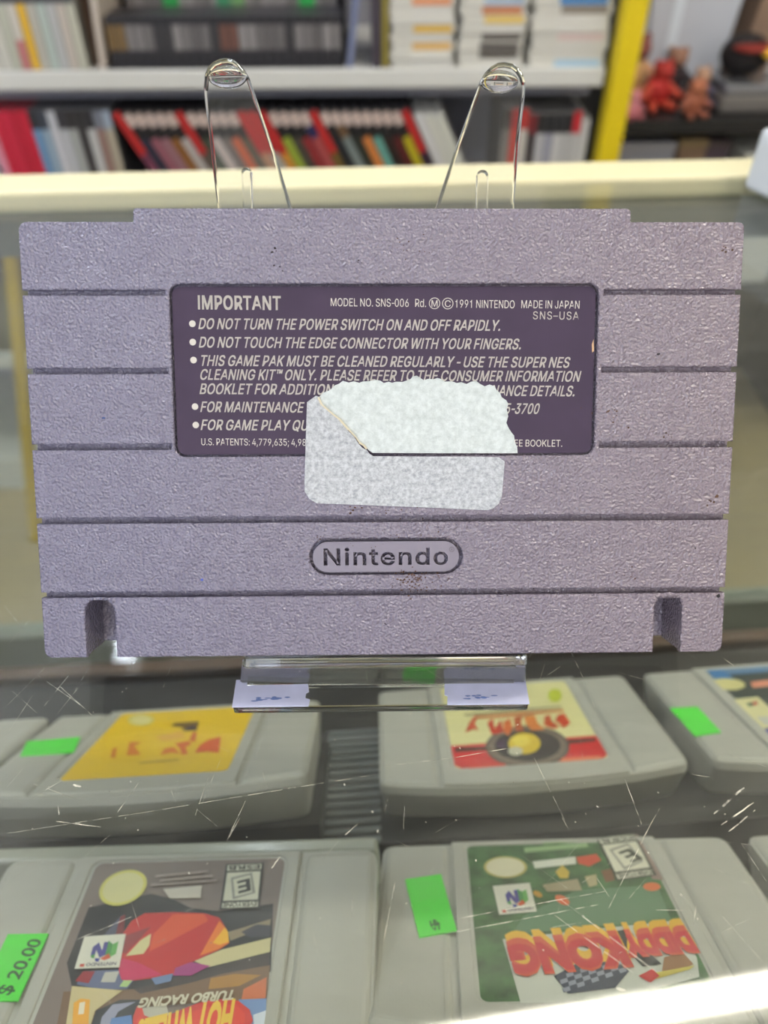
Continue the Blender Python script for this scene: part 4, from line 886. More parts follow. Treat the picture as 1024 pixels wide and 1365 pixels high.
def art_wheel(lb):
    z = -0.40
    lb.solid([rrect(-26.4, 25.6, 2.4, 63.8, 2)], -0.46, -0.41, lab_cream)
    S = 0.015
    def p(c, pts):
        nonlocal z
        z += S
        lb.poly(pts, z, P(c))
    p((208, 30, 34), [(25.6, 48.5), (-26.4, 48.5), (-26.4, 61.8), (-24.4, 63.8), (23.6, 63.8), (25.6, 61.8)])
    p((66, 48, 40), [(24.37,50.1),(12.92,50.81),(13.29,53.29),(24.67,52.96)])
    p((66, 48, 40), [(-15.17,50.3),(-25.53,50.49),(-25.31,52.4),(-14.8,53.08)])
    p((96, 84, 74), [(-15.27,55.04),(-14.24,57.86),(-12.66,60.41),(-10.63,62.61),(-8.22,64.37),(-5.53,65.65),(-2.68,66.39),(0.23,66.58),(3.1,66.2),(5.82,65.28),(8.27,63.84),(10.37,61.92),(12.03,59.59),(13.16,56.94),(13.7,54.06),(13.61,51.07),(12.88,48.1),(11.51,45.29),(9.55,42.77),(7.08,40.68),(4.21,39.13),(1.08,38.2),(-2.16,37.95),(-5.34,38.39),(-8.3,39.5),(-10.89,41.21),(-13.01,43.42),(-14.54,46.03),(-15.45,48.9),(-15.7,51.89)])
    p((126, 112, 98), [(-14.16,54.88),(-13.23,57.41),(-11.8,59.7),(-9.94,61.68),(-7.73,63.27),(-5.25,64.41),(-2.62,65.07),(0.08,65.23),(2.73,64.88),(5.25,64.04),(7.53,62.72),(9.47,60.98),(11.0,58.88),(12.05,56.49),(12.55,53.9),(12.46,51.22),(11.79,48.57),(10.53,46.07),(8.73,43.83),(6.47,41.98),(3.85,40.62),(0.98,39.8),(-1.98,39.59),(-4.89,40.0),(-7.61,40.99),(-10.01,42.52),(-11.96,44.5),(-13.4,46.82),(-14.26,49.39),(-14.52,52.06)])
    p((48, 40, 40), [(-12.38,53.75),(-11.62,55.86),(-10.43,57.77),(-8.85,59.42),(-6.97,60.75),(-4.86,61.71),(-2.6,62.26),(-0.29,62.38),(1.99,62.08),(4.15,61.36),(6.1,60.25),(7.76,58.78),(9.07,57.01),(9.95,55.0),(10.37,52.84),(10.29,50.62),(9.71,48.43),(8.64,46.36),(7.11,44.53),(5.2,43.02),(2.98,41.91),(0.56,41.26),(-1.94,41.1),(-4.4,41.43),(-6.7,42.25),(-8.73,43.51),(-10.41,45.15),(-11.65,47.07),(-12.41,49.19),(-12.66,51.4)])
    p((70, 40, 74), [(9.57,48.07),(5.39,46.7),(7.2,53.52),(9.52,51.93)])
    p((222, 190, 40), [(-5.84,51.55),(-5.4,53.02),(-4.75,54.38),(-3.91,55.57),(-2.92,56.55),(-1.83,57.27),(-0.67,57.72),(0.49,57.87),(1.63,57.71),(2.68,57.27),(3.62,56.54),(4.39,55.56),(4.96,54.37),(5.32,53.01),(5.44,51.54),(5.3,50.02),(4.93,48.51),(4.31,47.09),(3.49,45.82),(2.49,44.75),(1.36,43.95),(0.15,43.45),(-1.08,43.27),(-2.28,43.43),(-3.38,43.91),(-4.34,44.7),(-5.12,45.75),(-5.67,47.02),(-5.99,48.43),(-6.05,49.94)])
    p((236, 214, 80), [(-2.7,49.17),(-2.47,49.94),(-2.11,50.66),(-1.65,51.29),(-1.09,51.81),(-0.47,52.19),(0.19,52.42),(0.86,52.49),(1.52,52.4),(2.13,52.15),(2.68,51.76),(3.13,51.23),(3.47,50.59),(3.68,49.86),(3.76,49.08),(3.69,48.28),(3.48,47.49),(3.14,46.76),(2.68,46.1),(2.13,45.56),(1.5,45.16),(0.82,44.91),(0.13,44.82),(-0.55,44.91),(-1.18,45.17),(-1.73,45.58),(-2.19,46.13),(-2.52,46.79),(-2.73,47.53),(-2.79,48.32)])
    p((200, 198, 176), [(1.21,55.85),(1.38,56.44),(1.65,56.98),(2.01,57.46),(2.43,57.86),(2.92,58.15),(3.43,58.33),(3.96,58.38),(4.47,58.32),(4.96,58.13),(5.38,57.82),(5.74,57.42),(6.01,56.93),(6.18,56.37),(6.25,55.78),(6.2,55.17),(6.04,54.57),(5.78,54.01),(5.43,53.52),(5.0,53.11),(4.52,52.8),(3.99,52.61),(3.45,52.55),(2.93,52.62),(2.44,52.81),(2.0,53.12),(1.64,53.54),(1.37,54.04),(1.21,54.6),(1.15,55.2)])
    # blurred brush lettering in red and orange
    for k, q in enumerate(([(19.49,40.21),(17.28,33.22),(14.53,28.06),(12.72,27.73),(15.24,33.53),(14.39,40.0),(15.78,37.71)],
              [(10.5,34.24),(7.82,30.27),(8.45,38.79),(4.98,32.17),(5.47,41.31),(7.77,43.01),(10.1,42.95)],
              [(4.2,33.75),(1.47,31.97),(1.83,39.77),(4.41,44.85),(5.59,41.97)],
              [(-0.01,31.46),(-3.33,30.49),(-1.91,36.1),(-1.86,41.7),(1.21,41.93)],
              [(-3.96,30.88),(-8.13,30.93),(-7.89,37.0),(-9.49,42.13),(-4.79,42.13),(-3.64,37.78)],
              [(-9.91,38.72),(-11.72,32.07),(-13.63,31.33),(-13.5,36.41),(-15.15,40.9),(-12.89,41.95),(-11.18,40.59)],
              [(-14.49,36.56),(-16.65,31.79),(-19.24,31.15),(-19.74,38.78),(-16.19,42.16),(-15.81,38.19)])):
        p(((206, 78, 40), (196, 60, 36), (214, 110, 50), (190, 90, 40), (220, 128, 48), (200, 84, 36), (204, 70, 34))[k], q)
    p((206, 128, 70), [(13.84,28.16),(1.47,27.96),(-19.73,27.76),(-19.67,29.42),(1.93,30.58),(13.9,30.23)])
    p((160, 152, 120), [(18.17,25.99),(-0.49,24.91),(-19.66,25.13),(-19.51,26.34),(-0.17,26.7),(18.34,27.47)])
    p((196, 206, 60), [(-22.05,16.22),(-21.49,17.95),(-20.73,19.46),(-19.85,20.6),(-18.93,21.27),(-18.05,21.41),(-17.3,21.01),(-16.74,20.11),(-16.43,18.78),(-16.41,17.14),(-16.67,15.36),(-17.21,13.59),(-17.96,12.03),(-18.86,10.82),(-19.82,10.1),(-20.73,9.94),(-21.51,10.37),(-22.07,11.33),(-22.36,12.73),(-22.35,14.41)])
    p((230, 130, 90), [(-10.62,62.31),(-23.89,62.71),(-23.65,65.61),(-9.71,66.04)])
    p((216, 76, 60), [(21.24,63.04),(8.8,62.97),(9.03,66.16),(21.31,66.12)])

def art_yellow(lb):
    z = -0.40
    lb.solid([rrect(-26.4, 25.6, 2.4, 63.8, 2)], -0.46, -0.41, P((240, 200, 28)))
    def p(c, pts):
        nonlocal z
        z += .015
        lb.poly(pts, z, P(c))
    p((222, 208, 110), [(10.76,12.04),(10.41,14.14),(10.61,15.93),(11.33,17.24),(12.5,17.95),(14.0,18.0),(15.7,17.4),(17.44,16.19),(19.07,14.48),(20.42,12.41),(21.37,10.19),(21.81,8.02),(21.68,6.13),(20.99,4.72),(19.79,3.93),(18.22,3.87),(16.44,4.52),(14.62,5.83),(12.97,7.65),(11.64,9.78)])
    p((232, 222, 150), [(12.27,11.77),(12.03,13.23),(12.18,14.46),(12.7,15.36),(13.55,15.85),(14.63,15.89),(15.85,15.46),(17.09,14.61),(18.25,13.41),(19.2,11.98),(19.85,10.45),(20.13,8.97),(20.02,7.68),(19.51,6.73),(18.65,6.21),(17.53,6.17),(16.27,6.62),(14.99,7.52),(13.83,8.76),(12.89,10.22)])
    p((120, 92, 40), [(2.2,20.23),(2.01,16.85),(-7.21,16.42),(-8.49,25.94),(-3.84,26.49),(-2.05,21.94)])
    p((60, 40, 50), [(-3.5,22.19),(-6.64,20.75),(-8.06,26.44),(-5.08,25.94)])
    p((236, 182, 70), [(5.34,30.18),(-3.04,25.97),(-6.08,32.98),(1.26,35.36)])
    for k, q in enumerate(([(-12.62,47.75),(-12.64,41.61),(-14.74,36.21),(-18.62,34.15),(-20.86,49.05),(-16.73,47.26)],
              [(-3.66,37.92),(-8.2,36.37),(-9.64,39.75),(-8.25,42.09),(-10.55,48.56),(-8.59,48.73),(-6.55,43.0)],
              [(-1.21,48.06),(-1.2,42.14),(-4.23,41.44),(-7.73,47.79),(-4.52,46.31)],
              [(-8.2,36.37),(-7.4,28.6),(-8.94,27.92),(-10.58,38.17)],
              [(15.28,47.4),(17.42,39.16),(15.81,38.74),(13.35,48.5)],
              [(10.21,46.59),(13.22,33.94),(8.49,35.42),(10.25,38.26),(5.46,46.69)])):
        p(((222, 92, 24), (222, 104, 30), (226, 124, 34), (216, 100, 30), (222, 132, 36), (224, 130, 36))[k], q)
    p((196, 158, 30), [(4.19,53.03),(-8.55,52.36),(-8.93,53.66),(3.69,54.48)])

def art_blue(lb):
    z = -0.40
    lb.solid([rrect(-26.4, 25.6, 2.4, 63.8, 2)], -0.46, -0.41, P((46, 60, 58)))
    def p(c, pts):
        nonlocal z
        z += .015
        lb.poly(pts, z, P(c))
    p((90, 130, 170), [(25.4, 2.6), (-26, 2.6), (-26, 8), (25.4, 8)])
    p((50, 120, 180), [(25.4, 2.6), (19, 2.6), (18, 14), (25.4, 15)])
    p((214, 206, 140), ellipse([(22.46,16.29)][0], 6.4, 5.4, 28))
    p((220, 140, 110), [(13.48,15.88),(1.45,14.42),(3.56,20.49),(14.95,21.09)])
    p((222, 216, 160), [(26.1,29.3),(16.85,28.67),(16.67,43.32),(20.8,53.0),(30.33,50.79)])
    p((80, 110, 80), [(23.12,32.91),(20.93,32.68),(22.01,35.92),(23.92,35.62)])
    p((190, 90, 70), [(21.17,32.64),(18.48,31.92),(20.06,35.1),(21.75,35.4)])
    p((60, 60, 160), [(28.0,52.93),(20.31,52.08),(22.32,57.66),(28.28,56.79)])
    p((200, 200, 190), [(25, 44), (-26, 44), (-26, 50), (25, 50)])

n64_cart([[-53.0,87.0,-209.0],[-0.99756,-0.0,-0.06976],[-0.01801,-0.96608,0.2576],[-0.06739,0.25823,0.96373]], 'grey cartridge whose label shows a red racing car, lower left under glass', art_car,
         ([(41.07,22.39),(30.62,22.45),(31.09,38.6),(41.19,38.41)], [('$ 20.00', *[(33.63,37.38),(31.43,24.17)], 3.6)]))
n64_cart([[51.0,99.6,-229.0],[-0.99616,0.00869,-0.08716],[-0.05817,-0.8096,0.58409],[-0.06548,0.58691,0.807]], 'grey cartridge with green jungle label and red title letters, lower right under glass', art_jungle,
         ([(44.09,19.08),(33.85,17.05),(30.26,40.87),(39.77,43.09)], [('$', *[(34.25,40.47),(35.54,36.39)], 2.2)]))
n64_cart([[48.9,182.1,-267.5],[-0.99733,-0.04703,-0.05582],[0.01133,-0.85523,0.51812],[-0.07211,0.5161,0.85349]], 'grey cartridge with cream and red label showing a dark ring and yellow centre', art_wheel)
n64_cart([[-76.5,164.0,-258.0],[-0.99829,-0.05232,-0.02618],[0.02423,-0.77705,0.62897],[-0.05325,0.62726,0.77699]], 'grey cartridge with bright yellow label, left behind the clear stand foot', art_yellow,
         ([(51.07,28.57),(32.77,27.27),(29.4,41.56),(47.34,41.98)], []))
n64_cart([[-182.31846,158.45429,-260.77476],[-0.99829,-0.05232,-0.02618],[0.02423,-0.77705,0.62897],[-0.05325,0.62726,0.77699]], 'grey cartridge cut by the left edge of the photo beside the yellow label one', art_blue)
n64_cart([[159.60389,187.32066,-261.30381],[-0.99733,-0.04703,-0.05582],[0.01133,-0.85523,0.51812],[-0.07211,0.5161,0.85349]], 'grey cartridge with dark blue and cream label, cut by the right edge', art_blue,
         ([(52.46,33.61),(42.21,33.87),(42.09,53.32),(51.86,54.53)], []))
n64_cart([[159.58109,98.65243,-219.50002],[-0.99616,0.00869,-0.08716],[-0.05817,-0.8096,0.58409],[-0.06548,0.58691,0.807]], 'grey cartridge corner at lower right edge beside the green jungle label one', art_blue)

# ------------------------------------------------------------------ clear easel
acr = acrylic_mat()
tape_m = mat('lavender_tape', (205, 208, 238), 0.5, var=0.06, vscale=200)
tape_blue = mat('tape_ink', (110, 130, 190), 0.6)
stand = thing('display_stand', 'clear acrylic easel with two tall rounded arms holding the cartridge', 'display stand', (0, 90, -137))
S0 = Matrix.Translation((0, -90, 137)) @ frame_matrix([[0.4,89.9,-122.8],[0.99983,0.01694,-0.00729],[-0.004,0.58495,0.81106],[0.018,-0.81089,0.58492]])
left_arm = [(-34.88,91.9),(-35.95,102.75),(-36.96,114.59)] + [(-36.55,117.52),(-35.89,118.83),(-34.77,119.86),(-33.36,120.44),(-31.96,120.59),(-30.58,120.31),(-29.37,119.44),(-28.31,118.28),(-27.42,116.82)] + [(-25.69,111.68),(-22.61,102.78),(-19.36,91.91)]
right_arm = [(11.52,91.94),(15.89,104.36),(19.28,113.3)] + [(20.5,116.55),(21.42,118.02),(22.66,119.2),(24.06,119.94),(25.62,120.09),(27.19,119.8),(28.47,118.93),(29.43,117.61),(29.94,115.99)] + [(29.83,113.33),(28.89,104.39),(28.0,91.95)]
outline = [(-28, -3.5)] + left_arm + [(-8, 55), (-5.5, 49), (-4, 47), (-2.5, 48)] + right_arm + [(28, 45), (28, -3.5)]
b = MB(); b.solid([outline], -22.7, -20.4, acr, 0.75, res=4); b.build('back_plate', stand, M=S0)
for (xa, xb, yt) in ((-29.8, -27.6, 99.5), (20.1, 22.6, 99.1)):
    b = MB(); b.solid([rrect(xa, xb, 58, yt, (xb - xa) / 2 - .05)], -24.6, -22.65, acr, 0.3); b.build('rib', stand, M=S0)
for c in ([(-32.06,117.24)][0], [(24.58,116.56)][0]):
    b = MB(); b.ball((c[0], c[1], -22.6), (4.0, 2.3, 0.45), acr, 4); b.build('tip_dimple', stand, smooth=True, M=S0)
b = MB(); b.box(-28.2, 28.2, -2.5, -0.05, -20.3, 0.4, acr, 0.4); b.build('ledge', stand, M=S0)
b = MB()
th = 2.0
wall_poly = [(-28.4, 0), (28.4, 0), (30.2, -13.0), (-30.2, -13.0)]
top_y, top_z, bot_y, bot_z = -1.6, 12.6, 1.8, 0.1
fv = []
for (u, k) in ((-28.4, 0), (28.4, 0), (30.3, 1), (-30.9, 1)):
    y = top_y * (1 - k) + bot_y * k; z = top_z * (1 - k) + bot_z * k
    fv.append((u, y, z)); fv.append((u, y + th, z))
bm = bmesh.new()
bv = [bm.verts.new(v) for v in fv]
for q in ((0, 2, 4, 6), (7, 5, 3, 1), (0, 1, 3, 2), (2, 3, 5, 4), (4, 5, 7, 6), (6, 7, 1, 0)):
    bm.faces.new([bv[i] for i in q])
bmesh.ops.recalc_face_normals(bm, faces=bm.faces[:])
bmesh.ops.bevel(bm, geom=bm.edges[:], offset=.3, segments=2, affect='EDGES')
b.bm(bm, acr)
b.build('front_wall', stand)
Mf = Matrix.Rotation(R(0.7), 4, 'Z')
b = MB(); b.box(-31.2, 29.9, -4.2, 1.6, 0.02, 2.2, acr, 0.35, M=Mf); b.build('foot_flange', stand)
for k, (pts) in enumerate(([(-31.3, -4.1), (-15.6, -4.1), (-15.4, -2.6), (-16.4, -2.2), (-16.3, -1.0), (-15.7, -0.6), (-16.0, 1.2), (-28.9, 1.0), (-28.9, 2.4), (-31.3, 2.4)],
                           [(30, -4.1), (13.0, -4.1), (13.2, -2.0), (12.6, -1.7), (12.8, 0.9), (27.6, 1.1), (27.6, 2.6), (30, 2.6)])):
    b = MB(); b.solid([pts], 2.22, 2.55, tape_m, M=Mf)
    for j in range(14):
        x = rnd.uniform(-27, -20) if k == 0 else rnd.uniform(17, 25)
        b.poly([tuple((Mf @ Vector((p[0], p[1], 0))).to_2d()) for p in ellipse((x, rnd.uniform(-2.9, -2.0)), rnd.uniform(.3, .9), rnd.uniform(.1, .25), 8)], 2.57 + .003 * j, tape_blue)
    tag(b.build('tape_strip', stand), 'pale lavender tape on the stand foot')

# ------------------------------------------------------------------ lavender grey cartridge seen from behind
shell = shell_mat()
smooth_pl = mat('smooth_lavender', (120, 114, 129), 0.38, bump=0.06, bscale=1500)
label_m = mat('purple_label', (64, 52, 72), 0.6, spec=0.25, var=0.08, vscale=120)
print_m = mat('label_print', (200, 195, 187), 0.55)
dirt_m = mat('brown_dirt', (74, 52, 38), 0.9, var=0.4, vscale=900)
specks = mat('black_speck', (30, 26, 30), 0.8)
cart = frame_thing('game_cartridge', 'lavender grey cartridge standing on the clear easel, back label facing out', 'game cartridge', [[0.4,89.9,-122.8],[0.99983,0.01694,-0.00729],[-0.004,0.58495,0.81106],[0.018,-0.81089,0.58492]])
HW = 67.5
# main plate: comb outline with slots, hole for the label recess
def edge(v):         # the sides draw in very slightly towards the bottom
    return HW
def rc(cx, cy, r, a0, a1, n=5):
    return [(cx + r * math.cos(R(a0 + (a1 - a0) * i / n)), cy + r * math.sin(R(a0 + (a1 - a0) * i / n))) for i in range(n + 1)]
slots = [(70.75, 69.8), (56.35, 55.35), (42.1, 41.0)]
SL = 41.05
o = []
o += rc(-HW + 1.6, 83.0 - 1.6, 1.6, 180, 90)
o += [(-46.4, 83.0), (-46.3, 84.9)] + rc(-45.8, 84.9, .5, 180, 90, 3) + rc(45.2, 84.6, .8, 90, 0, 3) + [(46.0, 83.0)]
o += rc(HW - 1.2, 83.0 - 1.2, 1.2, 90, 0)
for t, bt in slots:
    o += [(HW, t), (SL + .4, t), (SL + .4, bt), (HW, bt)]
o += [(HW, 27.9), (-HW, 27.9)]
for t, bt in reversed(slots):
    o += [(-HW, bt), (-SL, bt), (-SL, t), (-HW, t)]
hole = rrect(-40.3, 40.45, 39.6, 71.85, 2.0)
strip_hole = rrect(-14.9, 15.1, 16.3, 23.5, 3.59, 10)
def notch(cx, hw, h, yb=-1.0):
    return [(cx - hw, yb)] + rc(cx, h - hw, hw, 180, 0, 10) + [(cx + hw, yb)]
strip_c = [(-HW, 12.1)] + rc(-HW + 1.5, 1.5, 1.5, 180, 270, 4) + [(-59.2, 0)] + notch(-56.25, 2.95, 12.0 - .05, 0)[1:-1] + [(-53.3, 0), (53.55, 0)] + notch(56.3, 2.75, 12.05, 0)[1:-1] + [(59.05, 0)] + rc(HW - 1.5, 1.5, 1.5, 270, 360, 4) + [(HW, 12.1)]
strip_c = strip_c[::-1]
b = MB()
b.solid([o, hole], -1.9, 0, shell, 0.33, res=3)
b.solid([[(-HW, 13.2), (HW, 13.2), (HW, 26.75), (-HW, 26.75)], strip_hole], -1.9, 0, shell, 0.33, res=3)
b.solid([strip_c], -1.9, 0, shell, 0.33, res=3)
core = [(-HW + .4, 82.6), (-46.2, 82.6), (-46.0, 85.0), (45.7, 85.0), (45.8, 82.6), (HW - .4, 82.6), (HW - .4, .5), (59.05, .3)] + notch(56.3, 2.75, 12.05, .3)[::-1][1:-1] + [(53.55, .3), (-53.3, .3)] + notch(-56.25, 2.95, 11.95, .3)[::-1][1:-1] + [(-59.2, .3), (-HW + .4, .5)]
b.solid([core], -10, -1.7, shell)
# specks and dirt caught in the mouldings
def speck(px, s, m, n=1, spread=0.0):
    for i in range(n):
        x = px[0] + rnd.gauss(0, spread); y = px[1] + rnd.gauss(0, spread * .6)
        r = s * rnd.uniform(.6, 1.7)
        pts = [(x + r * rnd.uniform(.5, 1.2) * math.cos(k * .785), y + r * rnd.uniform(.4, 1) * math.sin(k * .785)) for k in range(8)]
        b.poly(pts, 0.012 + .0015 * rnd.random(), m)
for p, s, m, n, sp in (([(4.53,15.38)][0], .16, dirt_m, 60, 2.2), ([(6.75,14.46)][0], .14, dirt_m, 30, 2.0), ([(-2.06,23.5)][0], .10, dirt_m, 14, 3.5), ([(8.2,23.87)][0], .12, dirt_m, 8, 1.0),
    ([(-13.03,23.87)][0], .12, dirt_m, 6, .6), ([(64.15,77.94)][0], .18, dirt_m, 8, .5), ([(0.07,7.23)][0], .2, specks, 3, .4), ([(0.07,6.32)][0], .18, specks, 2, .2), ([(52.05,58.75)][0], .22, specks, 2, .2),
    ([(63.29,30.47)][0], .25, dirt_m, 4, .5), ([(64.73,31.2)][0], .2, dirt_m, 4, .4), ([(44.21,48.43)][0], .14, dirt_m, 18, 2.2), ([(54.3,43.37)][0], .16, dirt_m, 5, .6), ([(61.52,21.26)][0], .15, specks, 3, .5),
    ([(66.2,11.54)][0], .3, specks, 1, .0), ([(43.42,6.54)][0], .2, specks, 1, .1), ([(21.62,11.0)][0], .12, specks, 5, 3), ([(-20.58,78.09)][0], .2, specks, 3, .4), ([(-19.68,74.58)][0], .15, specks, 3, .7), ([(-4.85,75.92)][0], .12, specks, 3, .5),
    ([(4.95,78.35)][0], .12, dirt_m, 14, 2.0), ([(-53.58,47.11)][0], .25, mat('teal_mark', (50, 70, 120), .7), 1, 0), ([(-36.19,15.55)][0], .25, mat('blue_mark', (60, 80, 170), .7), 2, .1), ([(3.8,28.78)][0], .14, dirt_m, 14, 3.0), ([(-6.41,29.13)][0], .2, dirt_m, 5, .8),
    ([(48.29,16.84)][0], .14, dirt_m, 8, 1.4), ([(11.93,14.87)][0], .1, dirt_m, 10, 2), ([(56.85,25.77)][0], .1, dirt_m, 6, 2)):
    speck(p, s, m, n, sp)
b.build('back_shell', cart)
b = MB()
front = [(-HW + .2, 82.8), (-46.2, 82.8), (-46.0, 85.2), (45.7, 85.2), (45.8, 82.8), (HW - .2, 82.8), (HW - .2, .2), (-HW + .2, .2)]
b.solid([front], -20, -10.05, shell, 1.0); b.build('front_shell', cart)
# logo badge with sunk lettering
b = MB()
badge = rrect(-14.25, 14.4, 16.85, 22.9, 3.0, 10)
letters = glyph_holes('Nintendo', -12.15, 12.25, 18.3, 3.2, 17, 28)
b.solid([badge] + letters, -1.68, -0.12, smooth_pl, 0.0)
ring = [ellipse((12.98, 21.25), .52, .52, 20), ellipse((12.98, 21.25), .42, .42, 20)]
b.solid(ring, -0.13, -0.07, mat('badge_line', (92, 84, 98), .6))
glyph_text(b, 'R', (12.80, 21.02), (13.16, 21.02), .46, -0.10, mat('badge_line'))
b.build('logo_badge', cart)
# recessed printed label
b = MB()
b.solid([rrect(-39.9, 40.0, 40.0, 71.4, 1.6)], -1.66, -0.55, label_m, 0.08); lab = b.build('warning_label', cart)
b = MB()
ZT = -0.53
def line(s, pts, h, bold=15, shear=0.22, space=0):
    glyph_text(b, s, pts[0], pts[1], h, ZT, print_m, bold, shear, space)
line('IMPORTANT', [(-35.09,67.32),(-19.55,67.16)], 2.45, 22, 0.0)
line('MODEL NO. SNS-006', [(-10.16,67.83),(4.55,67.67)], 1.45, 0, 0.0)
line('Rd.', [(5.76,67.67),(7.82,67.63)], 1.45, 0, 0.0)
line('1991 NINTENDO', [(13.35,67.52),(24.59,67.37)], 1.45, 0, 0.0)
line('MADE IN JAPAN', [(25.87,67.41),(36.94,67.29)], 1.45, 0, 0.0)
line('SNS\u2013USA', [(28.13,65.35),(36.85,65.24)], 1.45, 4, 0.0, 60)
for c, s in (([(9.43,68.31)][0], 'M'), ([(11.93,68.27)][0], 'C')):
    vs, fs = flat_fill([ellipse(c, 1.06, 1.06, 32), ellipse(c, .93, .93, 32)])
    b.add([(x, y, ZT) for x, y in vs], fs, print_m)
    line(s, [(c[0] - .56, c[1] - .62), (c[0] + .56, c[1] - .62)], 1.2, 0, 0.0)
line('DO NOT TURN THE POWER SWITCH ON AND OFF RAPIDLY.', [(-34.94,63.68),(22.09,63.23)], 1.93)
line('DO NOT TOUCH THE EDGE CONNECTOR WITH YOUR FINGERS.', [(-34.98,60.26),(26.09,59.76)], 1.93)
line('THIS GAME PAK MUST BE CLEANED REGULARLY - USE THE SUPER NES', [(-34.96,56.85),(35.38,56.3)], 1.93)
line('CLEANING KIT\u2122 ONLY. PLEASE REFER TO THE CONSUMER INFORMATION', [(-35.05,54.25),(37.47,53.66)], 1.93)
line('BOOKLET FOR ADDITION', [(-35.14,51.57),(-9.94,51.34)], 1.93)
line('NANCE DETAILS.', [(20.55,51.04),(36.61,50.88)], 1.93)
line('FOR MAINTENANCE', [(-35.12,48.17),(-15.62,47.98)], 1.93)
line('5-3700', [(23.21,47.63),(29.73,47.55)], 1.93)
line('FOR GAME PLAY QU', [(-35.16,44.75),(-14.78,44.55)], 1.93)
line('U.S. PATENTS: 4,779,635; 4,98', [(-35.33,41.83),(-15.26,41.62)], 1.3, 0, 0.0)
line('SEE BOOKLET.', [(24.04,41.32),(34.33,41.21)], 1.3, 0, 0.0)
for c in [(-36.24,64.63),(-36.29,61.24),(-36.27,57.9),(-36.29,49.17),(-36.27,45.68)]:
    b.poly(ellipse(c, .62, .62, 20), ZT, print_m)
b.poly([(39.5,60.65),(39.83,61.63),(39.97,59.38),(39.62,59.1)], ZT, mat('chipped_paper', (206, 170, 130), .8))
b.build('lettering', lab)
# torn paper sticker: thin glue layer below, fluffy paper remnant above
glue_m = paper_mat('glue_paper', (138, 140, 148), (196, 200, 204), 1100)
torn_m = paper_mat('torn_paper', (176, 184, 184), (206, 213, 213), 800)
low = [(-14.88,49.9),(-13.16,51.13),(-12.36,50.86),(-12.07,49.44),(-10.62,48.02),(-8.76,46.46),(-7.34,44.67),(-5.87,43.18),(-5.12,41.93),(-4.31,41.11),(-3.5,40.75),(-2.97,39.94),(-2.29,39.57),(7.43,39.43),(16.49,39.39),(21.94,39.27),(23.09,38.45),(22.91,35.36),(22.65,31.71),(22.08,30.24),(20.95,29.28),(19.8,28.97),(7.45,29.6),(-4.39,30.13),(-13.25,30.5),(-14.74,31.38),(-15.62,32.85),(-15.58,35.12),(-15.15,44.57)]
upp = [(-12.66,50.87),(-11.84,51.67),(-10.49,52.19),(-9.59,53.07),(-8.69,53.42),(-8.02,53.95),(-6.9,53.59),(-5.92,53.85),(-4.89,53.54),(-4.22,53.8),(-2.88,53.84),(-1.89,54.11),(-0.87,53.93),(-0.2,53.48),(0.7,53.74),(1.37,53.52),(2.04,53.74),(3.39,53.69),(4.28,54.0),(4.86,54.17),(5.27,54.7),(6.07,54.87),(6.74,54.43),(7.42,53.99),(8.22,54.25),(9.21,54.16),(10.02,54.42),(10.64,54.24),(11.45,53.71),(12.8,53.79),(13.7,53.44),(14.6,53.61),(15.59,53.25),(16.48,53.69),(17.38,53.87),(18.2,53.25),(19.1,52.8),(20.0,53.15),(20.99,52.79),(21.45,52.0),(22.05,51.55),(22.37,50.75),(23.29,50.12),(23.66,49.5),(23.4,48.43),(23.7,47.08),(23.36,45.83),(23.83,44.84),(24.43,43.94),(24.9,43.4),(25.05,42.13),(25.53,41.23),(25.64,40.0),(16.54,40.05),(7.45,40.09),(-2.42,40.19),(-3.19,40.73),(-4.09,41.73),(-5.03,42.27),(-5.74,43.35),(-6.99,44.7),(-8.55,46.54),(-10.1,47.75),(-12.05,49.45)]
b = MB(); b.solid([low], -0.5, 0.09, glue_m); tag(b.build('sticker_backing', cart), 'thin mottled grey glue layer of the torn sticker')
b = MB(); b.solid([upp], -0.52, -0.30, torn_m)
fr_m = mat('torn_edge', (205, 196, 170), 0.9)
edge_pts = [(-12.63,50.86),(-12.03,49.44),(-10.08,47.75),(-8.53,46.54),(-6.98,44.71),(-5.73,43.36),(-5.02,42.28),(-4.08,41.74),(-3.5,41.02)]
for i in range(len(edge_pts) - 1):
    a = Vector(edge_pts[i]); c = Vector(edge_pts[i + 1])
    n = Vector((-(c - a).y, (c - a).x)).normalized() * .22
    w = rnd.uniform(.4, 1.2)
    b.add([(a.x - n.x * w, a.y - n.y * w, .11), (c.x - n.x * w, c.y - n.y * w, .11), (c.x + n.x * .6, c.y + n.y * .6, .14), (a.x + n.x * .6, a.y + n.y * .6, .14)], [[0, 1, 2, 3]], fr_m)
tag(b.build('torn_paper', cart), 'white fluffy torn paper remnant on the label')

# ------------------------------------------------------------------ white box on the counter, right edge
b = MB()
wbx = mat('white_plastic', (222, 226, 230), 0.45)
t = thing('white_box', 'white plastic box corner on the counter at the right edge of the photo', 'box', (207, 306, -136.4), (0, 0, R(21)))
b.box(0, 190, 0, 82, 0, 28, wbx, 3, 3); b.build('base', t)
b = MB(); b.box(3, 187, 3, 79, 28.1, 33, wbx, 2, 2); b.build('lid', t)

